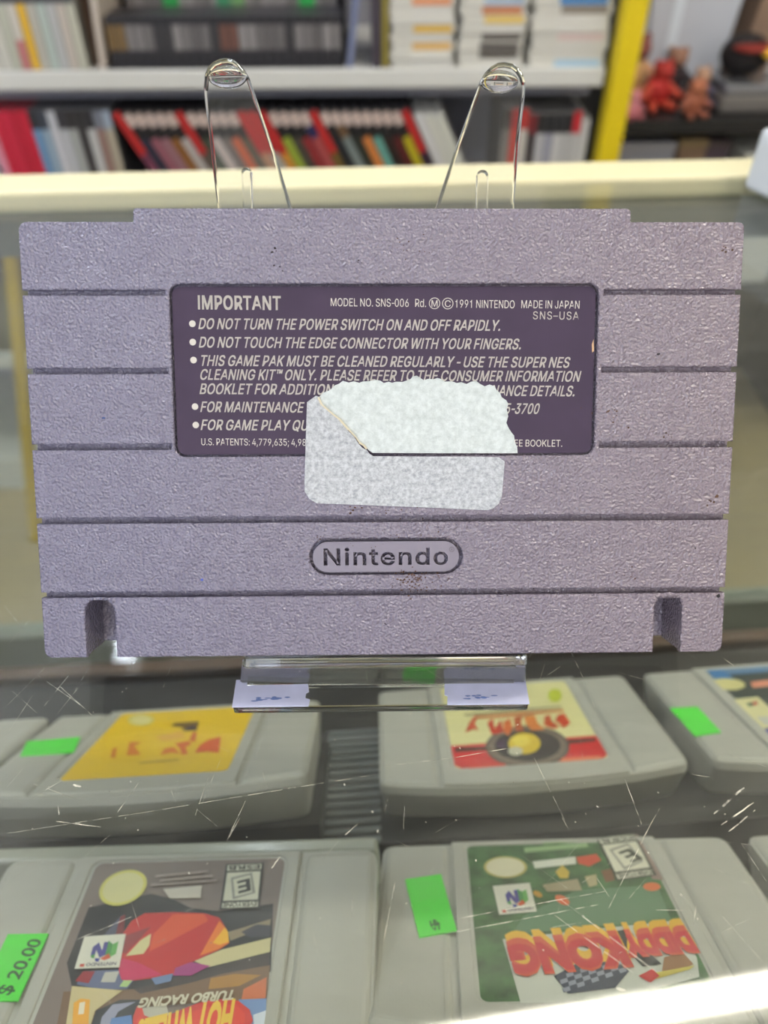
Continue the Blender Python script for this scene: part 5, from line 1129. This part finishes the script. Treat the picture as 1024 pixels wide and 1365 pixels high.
# ------------------------------------------------------------------ shelf unit with game cases
shelf_w = mat('shelf_white', (214, 214, 210), 0.5)
shelf_back = mat('shelf_back', (160, 160, 172), 0.7)
unit = thing('shelving_unit', 'long grey shop shelving unit filled with game cases behind the counter', 'shelving unit', (0, 1300, -EYE), (0, 0, SHELF_YAW))
for z in (-309, -553, -800, -1050):
    b = MB(); b.box(-1100, 340, 6, 330, cz(z), cz(z + 22), shelf_w, 1); b.build('shelf_board', unit)
    b = MB(); b.box(-1100, 340, -4, 5, cz(z - 3), cz(z + 23), shelf_w, 2); b.build('price_rail', unit)
b = MB(); b.box(-1100, 340, 331, 345, cz(-1136), cz(500), shelf_back); b.build('back_panel', unit)
b = MB(); b.box(-1098, 338, 60, 64, cz(-338), cz(-309.1), shelf_back); b.build('added_band', unit)  # added strip standing in for a brighter back panel under the shelf
b = MB(); b.box(-1120, -1101, 0, 345, cz(-1136), cz(500), shelf_w); b.build('side_panel', unit)
b = MB(); b.box(-1100, 340, 20, 330, cz(-1136), cz(-1051), shelf_w); b.build('plinth', unit)
b = MB()
yel = mat('yellow_paint', (226, 200, 20), 0.45)
b.box(-17, 17, 0, 40, 0, EYE + 480, yel, 3)
post = tag(b.build('yellow_post'), 'bright yellow upright post at the right end of the game shelves', 'post')
MU = Matrix.Translation(Vector((0, 1300, 0))) @ Matrix.Rotation(SHELF_YAW, 4, 'Z')
def on_shelf(x, y, z):
    p = MU @ Vector((x, y, 0))
    return (p.x, p.y, z)
post.location = V(*on_shelf(366, -22, -EYE)); post.rotation_euler = (0, 0, SHELF_YAW)

CASE_M = {}
def cm(c):
    return mat('case_%02x%02x%02x' % tuple(c), c, 0.4)
def game_case(x, z, w, h, d, shell_c, bands, label, group, lean=0.0, y=4.0, flat=False, name='game_case', cat='game case'):
    """bands: list of (fraction of spine height, colour) bottom to top"""
    t = thing(name, label, cat, on_shelf(x, y, z), (0, R(lean), SHELF_YAW), group)
    b = MB(); b.box(0.2, w - .2, 0, d, 0.1, h, cm(shell_c), 1.0, 1); b.build('case_shell', t)
    b = MB(); a = 0.01
    for fr, c in bands:
        e = min(0.99, a + fr)
        if flat:
            b.box(1.2 + (w - 2.4) * a, 1.2 + (w - 2.4) * e, -0.5, -0.05, 1.0, h - 1.0, cm(c))
        else:
            b.box(1.0, w - 1.0, -0.5, -0.05, h * a, h * e, cm(c))
        a = e
    b.build('spine_insert', t)
    return t
rs = random.Random(11)
BLK = (34, 32, 34)
def jit(c, k=14):
    return tuple(max(0, min(255, v + rs.randint(-k, k))) for v in c)
ORD = ['first', 'second', 'third', 'fourth', 'fifth', 'sixth', 'seventh', 'eighth', 'ninth', 'tenth', 'eleventh', 'twelfth', 'thirteenth', 'fourteenth', 'fifteenth', 'sixteenth', 'seventeenth', 'eighteenth', 'nineteenth', 'twentieth']
ORD += ['twenty-' + o for o in ORD[:9]] + ['thirtieth', 'thirty-first']
def hue(c):
    r, g, b2 = c; mx = max(c); mn = min(c)
    if mx < 70: return 'black'
    if mx - mn < 26: return 'white' if mx > 180 else 'light grey' if mx > 135 else 'dark grey'
    if r == mx:
        if g - b2 > 0.45 * (mx - mn): return 'yellow' if g > 140 and b2 < 90 else 'orange' if mx > 185 and b2 < 110 else 'tan' if mx > 150 else 'brown'
        return 'red' if mx - mn > 90 else 'dull pink' if mx > 130 else 'dark red'
    if g == mx: return 'green' if b2 < 0.85 * g else 'teal'
    return 'blue'
def shade(c, k=14):
    d = rs.randint(-k, k)
    return tuple(max(0, min(255, v + d)) for v in c)
# lower shelf: red spines, then white and blue, then a long leaning row, then uprights
LZ = -530.9
x = -626
for i, c in enumerate([(222, 140, 160), (200, 30, 60), (205, 36, 66), (190, 26, 54), (200, 30, 58)]):
    game_case(x, LZ, 14, 190, 135, (150, 24, 44), [(.98, c)], 'red game case, %s from the right in the red block, lower shelf' % ORD[4 - i] if i else 'pink game case left of the red block on the lower shelf', 'red game cases on the lower shelf', lean=-2)
    x += 14.2
for i, (lo, hi, lb) in enumerate([((110, 150, 190), (44, 44, 52), 'blue spined game case with dark top next to the red cases on the lower shelf'),
                                  ((150, 170, 190), (60, 66, 78), 'pale blue game case with dark top, second right of the red block'),
                                  ((206, 206, 212), (196, 198, 206), 'plain white game case, third right of the red block on the lower shelf'),
                                  ((190, 192, 198), (56, 54, 60), 'white game case with black top, fourth right of the red block'),
                                  ((170, 172, 170), (50, 46, 48), 'light grey game case with black top, fifth right of the red block'),
                                  ((60, 56, 58), (50, 48, 50), 'black game case between pale ones on the lower shelf at left'),
                                  ((196, 196, 196), (48, 46, 50), 'white game case with black top right of the black one, lower shelf left'),
                                  ((150, 120, 112), (120, 124, 136), 'brownish game case with grey top on the lower shelf at left'),
                                  ((178, 168, 150), (160, 172, 190), 'pale game case with light blue top, last before the leaning row')]):
    game_case(x, LZ, 14, 190, 135, (70, 70, 74), [(.84, lo), (.15, hi)], lb, 'pale game cases on the lower shelf', lean=-2)
    x += 14.4
TOPP = (206, 186, 178); TOPR = (190, 44, 44)
seq = [((120, 60, 80), TOPR), ((44, 44, 62), BLK), ((150, 96, 110), BLK), ((150, 110, 120), BLK), ((140, 92, 40), BLK), ((190, 184, 176), BLK), ((96, 86, 78), TOPR), ((70, 74, 60), BLK),
       ((200, 196, 184), BLK), ((120, 110, 104), BLK), ((206, 100, 60), BLK), ((100, 86, 80), BLK), ((190, 150, 120), TOPR), ((180, 172, 164), TOPR), ((206, 150, 50), TOPR), ((150, 170, 60), BLK), ((74, 74, 60), BLK),
       ((150, 44, 54), BLK), ((170, 84, 74), (44, 46, 90)), ((120, 92, 40), TOPR), ((40, 38, 40), BLK), ((128, 128, 134), (110, 84, 60)), ((44, 40, 42), BLK), ((206, 130, 70), BLK), ((110, 160, 146), BLK), ((52, 34, 36), BLK), ((90, 30, 36), BLK), ((190, 166, 40), BLK), ((60, 40, 60), TOPR)]
x0 = x + 88
for i, (lo, top) in enumerate(seq):
    red = top == TOPR
    bands = [(.64 if red else .77, jit(lo, 6)), (.24 if red else .10, TOPR if red else BLK if top == BLK else top), (.10, TOPR if red else TOPP)]
    game_case(x0 + i * 16.3, LZ, 14, 206, 135, BLK, bands, '%s game case with %s top, %s from the left in the leaning row' % (hue(lo), 'red' if red else 'pale pink', ORD[i]),
              'red topped leaning cases' if red else 'dark leaning cases with pale tops', lean=-27)
x1 = x0 + len(seq) * 16.3 + 2
for i in range(3):
    game_case(x1 + i * 16.3, LZ, 14, 198, 135, (200, 200, 198), [(.98, jit((206, 206, 202), 6))], 'white leaning game case, %s of the three white ones ending the row' % ('leftmost', 'middle', 'rightmost')[i], 'white leaning cases', lean=-27)
x2 = x1 + 3 * 16.3 + 4
ups = [((120, 116, 112), (50, 48, 48)), ((196, 60, 50), (170, 40, 40)), ((200, 196, 190), (186, 60, 56)), ((70, 64, 66), (120, 40, 46)), ((190, 190, 194), (44, 44, 46)), ((160, 160, 176), (40, 40, 44)), ((206, 206, 206), (44, 44, 48)),
       ((190, 190, 192), (40, 40, 44))]
ulab = ['grey upright game case with black top just right of the white leaning ones', 'thin red game case behind the right arm of the clear stand', 'white game case with red top behind the right arm of the clear stand', 'dark game case with dull red top right of the stand arm',
        'white game case with black top right of the stand arm', 'lavender grey game case with black top on the lower shelf at right', 'brightest white game case with black top near the lower shelf right end', 'white game case with black top beside the red topped one near the yellow post']
for i, ((lo, hi), lb) in enumerate(zip(ups, ulab)):
    w = min(14, (300 - x2) / len(ups))
    game_case(x2 + i * 14.3, LZ, 14, 180 if i > 2 else 188, 135, (90, 90, 92), [(.82, lo), (.17, hi)], lb, 'upright cases at the right end of the lower shelf')
xr = x2 + len(ups) * 14.3
game_case(xr, LZ, 14, 184, 135, (90, 90, 92), [(.80, (196, 196, 198)), (.19, (196, 40, 52))], 'white game case with bright red top near the yellow post', None)
game_case(xr + 14.4, LZ, 14, 172, 135, (150, 150, 150), [(.98, (206, 206, 208))], 'white game case last before the yellow post on the lower shelf', None)
# upper shelf, left: tall pale cases with dark tops
UZ = -286.9
for i in range(3, 13):
    lo = (206, 204, 194) if i < 5 else jit((186, 186, 178), 8)
    if i == 7:
        bands = [(.44, (222, 176, 50)), (.55, (62, 62, 74))]; lb = 'tall case with yellow spine among the white ones, upper shelf left'
    elif i == 6:
        bands = [(.2, (190, 120, 120)), (.24, (206, 200, 190)), (.55, (62, 62, 74))]; lb = 'tall case with pinkish spine left of the yellow one, upper shelf left'
    else:
        bands = [(.44, lo), (.55, (62, 62, 74))]; lb = 'tall white case with dark top, %s from the left on the upper shelf' % ORD[i - 3]
    game_case(-632 + i * 14.2, UZ, 14, 190, 135, (120, 118, 112), bands, lb, 'tall white spined cases on the upper shelf')
# cardboard divider
dv = MB(); dv.box(0, 3, 0, 150, 0, 190, mat('cardboard', (120, 92, 72), 0.8, var=.08, vscale=20))
dv.box(0, 9, 146, 150, 0, 190, mat('cardboard'))
d = tag(dv.build('cardboard_divider'), 'brown cardboard divider between the white cases and the dark crate', 'divider'); d.location = V(*on_shelf(-444, 30, UZ)); d.rotation_euler = (0, 0, SHELF_YAW)
# crate of dark cases
crate = thing('game_crate', 'black crate with flared pale edged sides holding two rows of dark cases', 'crate', on_shelf(-240, 10, UZ), (0, 0, SHELF_YAW))
crate_m = mat('crate_black', (40, 38, 42), 0.5)
crate_edge = mat('crate_edge', (196, 184, 172), 0.5)
crate_sheen_m = mat('crate_sheen', (120, 128, 160), 0.35)  # bluish reflection painted as the colour of this side
b = MB(); b.box(-186, 180, 0, 260, 0.2, 4, crate_m); b.build('base', crate)
b = MB(); b.box(-186, 180, 262, 266, 0.2, 260, crate_m); b.build('back', crate)
for s, m in ((-1, crate_edge), (1, crate_sheen_m)):
    bm = bmesh.new()
    xa = -193 if s < 0 else 183
    prof = [(xa, 0.2), (xa + 9, 0.2), (xa + 9 + s * (-20 if s < 0 else 34), 240), (xa + s * (-20 if s < 0 else 34), 240)]
    vs = [bm.verts.new((p[0], yy, p[1])) for yy in (0, 258) for p in prof]
    for q in ((0, 1, 2, 3), (7, 6, 5, 4), (0, 4, 5, 1), (1, 5, 6, 2), (2, 6, 7, 3), (3, 7, 4, 0)):
        bm.faces.new([vs[i] for i in q])
    bmesh.ops.recalc_face_normals(bm, faces=bm.faces[:])
    b = MB(); b.bm(bm, m); tag(b.build('side', crate), 'pale crate side' if s < 0 else 'crate side with painted bluish sheen')
b = MB(); b.box(-182, 178, 100, 258, 4.2, 38, crate_m); b.build('step', crate)
for i in range(25):
    c = shade((124, 120, 120), 24) if i > 1 else (120, 96, 60)
    if i in (12, 13): c = (110, 76, 66)
    if i in (5, 6, 11, 19): c = (60, 58, 60)
    game_case(-240 - 174 + i * 14.0, UZ + 4.1, 13.8, 63, 80, (48, 46, 50), [(.3, (48, 46, 50)), (.52, c), (.16, (44, 42, 46))], 'small %s spined case, %s from the left in the crate front row' % (hue(c), ORD[i]), 'dark cases in the crate front row', y=16)
for i in range(25):
    c = shade((132, 126, 124), 24)
    game_case(-240 - 162 + i * 13.2, UZ + 38.2, 13, 130, 100, (50, 48, 52), [(.10, (44, 42, 46)), (.7, c), (.18, (44, 42, 46))], '%s spined case, %s from the left in the crate raised back row' % (hue(c), ORD[i]), 'dark cases in the crate back row', y=122)
for px_, w_, c, lb in ((233, 20, (40, 150, 70), 'green divider tab farthest left in the black crate'), (302, 18, (60, 130, 90), 'dull green divider tab in the middle of the black crate'), (321, 16, (110, 150, 96), 'yellowish green divider tab beside the dull green one'), (412, 21, (44, 168, 76), 'bright green divider tab at the right of the black crate')):
    b = MB(); b.solid([rrect(-w_ / 2 * 1.2, w_ / 2 * 1.2, 0, 90, 5)], -0.6, 0.6, cm(c), M=Matrix.Rotation(R(90), 4, 'X'))
    o_ = tag(b.build('divider_tab'), lb, 'divider tab', 'green divider tabs')
    o_.location = V(*on_shelf((px_ - 512) * 1.19, 118, UZ + 38.4)); o_.rotation_euler = (0, 0, SHELF_YAW)
game_case(-18, UZ, 14, 190, 135, (44, 42, 50), [(.98, (70, 62, 72))], 'dark upright case right of the crate on the upper shelf', None)
game_case(-3, UZ, 10, 190, 135, (60, 56, 40), [(.98, (150, 136, 60))], 'thin olive yellow upright case left of the white stacks', None)
# stacks of white cases lying flat
cols = {0: {1: (226, 224, 216), 2: (222, 180, 110), 4: (226, 186, 90), 7: (222, 150, 110)}, 1: {1: (90, 84, 80), 2: (84, 78, 76), 3: (110, 104, 100), 5: (226, 196, 110), 6: (200, 130, 90), 7: (170, 186, 206)}, 2: {0: (170, 200, 220), 3: (222, 200, 196), 6: (140, 130, 120), 7: (70, 130, 190), 8: (206, 70, 90)}}
for s, (xs, w, nm) in enumerate(((10, 96, 'left'), (114, 98, 'middle'), (222, 116, 'right'))):
    for k in range(9):
        c = cols[s].get(k, (214, 212, 206))
        jx = rs.uniform(-2.5, 2.5)
        plain = k not in cols[s]
        game_case(xs + jx, UZ + k * 11.4, w, 11.2, 140, (206, 204, 196), [(.32, (214, 212, 204)), (.62, c), (.04, (206, 204, 196))],
                  '%s flat game case, %s from the bottom of the %s white stack' % ('plain white' if plain else hue(c) + ' marked', ORD[k], nm), ('plain white cases in the %s stack' % nm) if plain else 'flat cases with coloured spines', flat=True, y=4 + rs.uniform(0, 4))
# low shelves, seen through the counter glass
for xk, c, lb in ((-760, (96, 92, 70), 'olive storage box on the low shelf behind the yellow plank'), (-605, (66, 66, 58), 'dark storage box on a low shelf right of the olive one')):
    t = thing('storage_box', lb, 'box', on_shelf(xk, 14, -777.8), (0, 0, SHELF_YAW), 'storage boxes on the low shelf')
    b = MB(); b.box(0, 145, 0, 250, 0.2, 150, cm(c), 3); b.build('box_body', t)
    b = MB(); b.box(-2, 147, -2, 252, 150.2, 172, cm(jit(c, 8)), 3); b.build('box_lid', t)
# yellow plank leaning on the unit
t = thing('plank', 'yellow plank leaning against the low shelves, seen through the counter glass at left', 'plank', (-740, 1123, -EYE))
p0 = Vector((0, 0, 0)); p1 = Vector((117, 148, 697)); dd = (p1 - p0).normalized(); ux = Vector((1, 0, -dd.x / dd.z)).normalized()
Mp = Matrix((ux, dd.cross(ux), dd)).transposed().to_4x4()
b = MB(); b.box(-11, 11, -7, 7, 5, 690, mat('plank_yellow', (190, 160, 40), .6), 2, M=Mp); b.build('board', t)
b = MB(); b.box(-12, 12, -8, 8, 691, 708, mat('plank_cap', (60, 52, 30), .6), 2, M=Mp); b.build('end_cap', t)

# ------------------------------------------------------------------ black toy rack at the right
MT = Matrix.Translation(Vector((0, 1450, 0))) @ Matrix.Rotation(SHELF_YAW, 4, 'Z')
def on_rack(x, y, z):
    p = MT @ Vector((x, y, 0))
    return (p.x, p.y, z)
rack_m = mat('rack_black', (24, 24, 26), 0.45)
rack = thing('toy_rack', 'black rack right of the yellow post piled with toys and boxes', 'rack', (0, 1450, -EYE), (0, 0, SHELF_YAW))
for z in (-428, -760):
    b = MB(); b.box(402, 1000, 0, 330, cz(z), cz(z + 24), rack_m, 1.5); b.build('rack_shelf', rack)
b = MB(); b.box(402, 1000, 332, 345, cz(-1136), cz(400), rack_m); b.build('back_panel', rack)
for x in (385, 1002):
    b = MB(); b.box(x, x + 15, 0, 345, cz(-1136), cz(400), rack_m, 1); b.build('rack_upright', rack)
RZ = -403.9
# white bin and cardboard behind the toys
t = thing('storage_bin', 'large white plastic bin standing behind the toys on the black rack', 'bin', on_rack(592, 214, RZ), (0, 0, SHELF_YAW))
binm = mat('bin_white', (196, 200, 210), 0.4)
b = MB()
bm = bmesh.new()
prof = [(-78, 0), (78, 0), (96, 240), (-98, 240)]
vs = [bm.verts.new((p[0], yy, p[1])) for yy in (0, 110) for p in prof]
for q in ((0, 1, 2, 3), (7, 6, 5, 4), (0, 4, 5, 1), (1, 5, 6, 2), (3, 7, 4, 0)):
    bm.faces.new([vs[i] for i in q])
bmesh.ops.recalc_face_normals(bm, faces=bm.faces[:])
bmesh.ops.bevel(bm, geom=[e for e in bm.edges if len(e.link_faces) == 2], offset=8, segments=3, affect='EDGES')
b.bm(bm, binm); b.build('bin_body', t)
b = MB(); b.box(-42, -22, -3, -.5, 60, 200, mat('bin_highlight', (222, 230, 240), .3), 1); b.build('highlight_strip', t)  # pale strip imitating a highlight on the front of the bin
t = thing('cardboard_box', 'brown cardboard box with white edge leaning right of the white bin', 'box', on_rack(712, 206, RZ + 5.6), (0, R(7), SHELF_YAW))
b = MB(); b.box(-18, 42, 0, 110, 2.5, 250, mat('brown_card', (140, 116, 98), .8, var=.06, vscale=15), 2); b.build('carton', t)
b = MB(); b.box(43, 60, 0, 110, 2.5, 240, mat('white_card', (206, 200, 200), .7), 2); b.build('white_flap', t)
b = MB(); b.box(-8, 8, 0, 6, 0, 150, mat('gold_card', (186, 150, 60), .5), 1)
o_ = tag(b.build('gold_strip'), 'narrow gold coloured strip standing at the left of the toy pile', 'strip'); o_.location = V(*on_rack(424, 130, RZ)); o_.rotation_euler = (0, 0, SHELF_YAW)
def toy(px_x, y, h, body, head, limbs, label, name='plush_toy', cat='toy', sx=1.0, face=None):
    t = thing(name, label, cat, on_rack(px_x, y, RZ), (0, 0, SHELF_YAW + rs.uniform(-.5, .5)), 'toys heaped on the rack')
    m1 = mat('toy_%02x%02x%02x' % body, body, .7, var=.15, vscale=40); m2 = mat('toy_%02x%02x%02x' % head, head, .7, var=.1, vscale=40); m3 = mat('toy_%02x%02x%02x' % limbs, limbs, .7)
    b = MB(); b.ball((0, 0, h * .36), (h * .34 * sx, h * .28, h * .36), m1); b.build('body', t, True)
    b = MB(); b.ball((h * .05, -h * .04, h * .78), (h * .24 * sx, h * .22, h * .22), m2)
    for s in (-1, 1):
        b.ball((h * .05 + s * h * .17 * sx, 0, h * .94), (h * .08, h * .06, h * .08), m2, 2)
    b.build('head', t, True)
    for s in (-1, 1):
        b = MB(); b.cyl((s * h * .22 * sx, -h * .05, h * .5), (s * h * .46 * sx, -h * .22, h * .30), h * .10, m3, 12, h * .08); b.ball((s * h * .46 * sx, -h * .22, h * .30), h * .09, m3, 2); b.build('arm', t, True)
        b = MB(); b.cyl((s * h * .14 * sx, -h * .1, h * .14), (s * h * .26 * sx, -h * .42, h * .09), h * .11, m3, 12, h * .09); b.ball((s * h * .26 * sx, -h * .42, h * .095), h * .095, m3, 2); b.build('leg', t, True)
toy(505, 78, 78, (176, 34, 30), (170, 44, 36), (186, 70, 50), 'red toy in the middle of the heap on the black rack')
toy(444, 16, 44, (206, 130, 140), (214, 140, 150), (190, 110, 120), 'small pink toy at the lower left of the heap')
toy(443, 66, 68, (186, 130, 84), (196, 150, 96), (170, 100, 76), 'tan toy at the left of the heap behind the pink one')
toy(474, 158, 104, (190, 150, 104), (130, 74, 66), (196, 140, 110), 'pale brown toy with dark red head behind the red toy')
toy(556, 26, 60, (150, 84, 58), (170, 104, 74), (140, 80, 60), 'reddish brown toy right of the red toy')
toy(586, 92, 64, (160, 110, 84), (176, 140, 116), (90, 90, 120), 'light brown toy at the right end of the heap')
toy(560, 172, 80, (50, 36, 40), (150, 110, 90), (44, 34, 40), 'dark toy with tan head between the heap and the white bin')
# silver and gold things at the far right
t = thing('game_console', 'flat silver grey machine on the black rack at far right', 'machine', on_rack(675, 40, RZ), (0, 0, SHELF_YAW))
b = MB(); b.box(-60, 110, 0, 118, 0.2, 26, mat('machine_grey', (112, 108, 104), .4), 4); b.build('machine_base', t)
b = MB(); b.box(-54, 104, 8, 112, 26.2, 44, mat('machine_silver', (150, 152, 158), .25, .6), 5); b.build('machine_top', t)
t = thing('ring_toy', 'gold ring shaped toy on top of the silver machine at far right', 'toy', on_rack(742, 66, RZ + 44.3), (0, 0, SHELF_YAW))
b = MB()
gold = mat('gold', (200, 160, 50), .3, .7)
for k in range(24):
    a0 = 2 * math.pi * k / 24; a1 = 2 * math.pi * (k + 1) / 24
    b.cyl((26 * math.cos(a0), 0, 33 + 26 * math.sin(a0)), (26 * math.cos(a1), 0, 33 + 26 * math.sin(a1)), 7, gold, 12)
b.build('ring', t, True)
b = MB(); b.box(-12, 12, -8, 8, 0, 5, gold, 1); b.build('ring_foot', t)
t = thing('cap', 'dark cap with red brim and yellow badge at the top right of the rack', 'cap', on_rack(668, 118, RZ + 44.3), (0, 0, SHELF_YAW))
b = MB(); b.ball((0, 0, 34), (44, 40, 34), mat('cap_black', (30, 26, 28), .7)); b.build('crown', t, True)
b = MB(); b.ball((6, -30, 50), (42, 32, 7), mat('cap_red', (130, 34, 24), .6)); b.build('brim', t, True)
b = MB(); b.ball((24, -56, 47), (18, 8, 10), mat('cap_yellow', (240, 190, 50), .4)); b.build('badge', t, True)
# boxes below the rack shelf
def plain_box(x, y, w, h, d, z, c, label):
    t = thing('storage_box', label, 'box', on_rack(x, y, z), (0, 0, SHELF_YAW))
    b = MB(); b.box(0, w, 0, d, 0.2, h - 16, cm(c), 2); b.build('box_body', t)
    b = MB(); b.box(-1.5, w + 1.5, -1.5, d + 1.5, h - 15.8, h, cm(jit(c, 6)), 2); b.build('box_lid', t)
plain_box(430, 40, 122, 282, 200, -735.9, (150, 152, 164), 'grey white box below the toy shelf of the black rack')
plain_box(560, 40, 52, 288, 200, -735.9, (134, 108, 88), 'brown box below the toy shelf right of the grey white box')
plain_box(620, 70, 50, 276, 200, -735.9, (84, 70, 84), 'dull purple box below the toy shelf, far right')
plain_box(690, 40, 130, 262, 200, -735.9, (214, 214, 210), 'white box on the lower rack shelf at far right, seen through the counter glass')
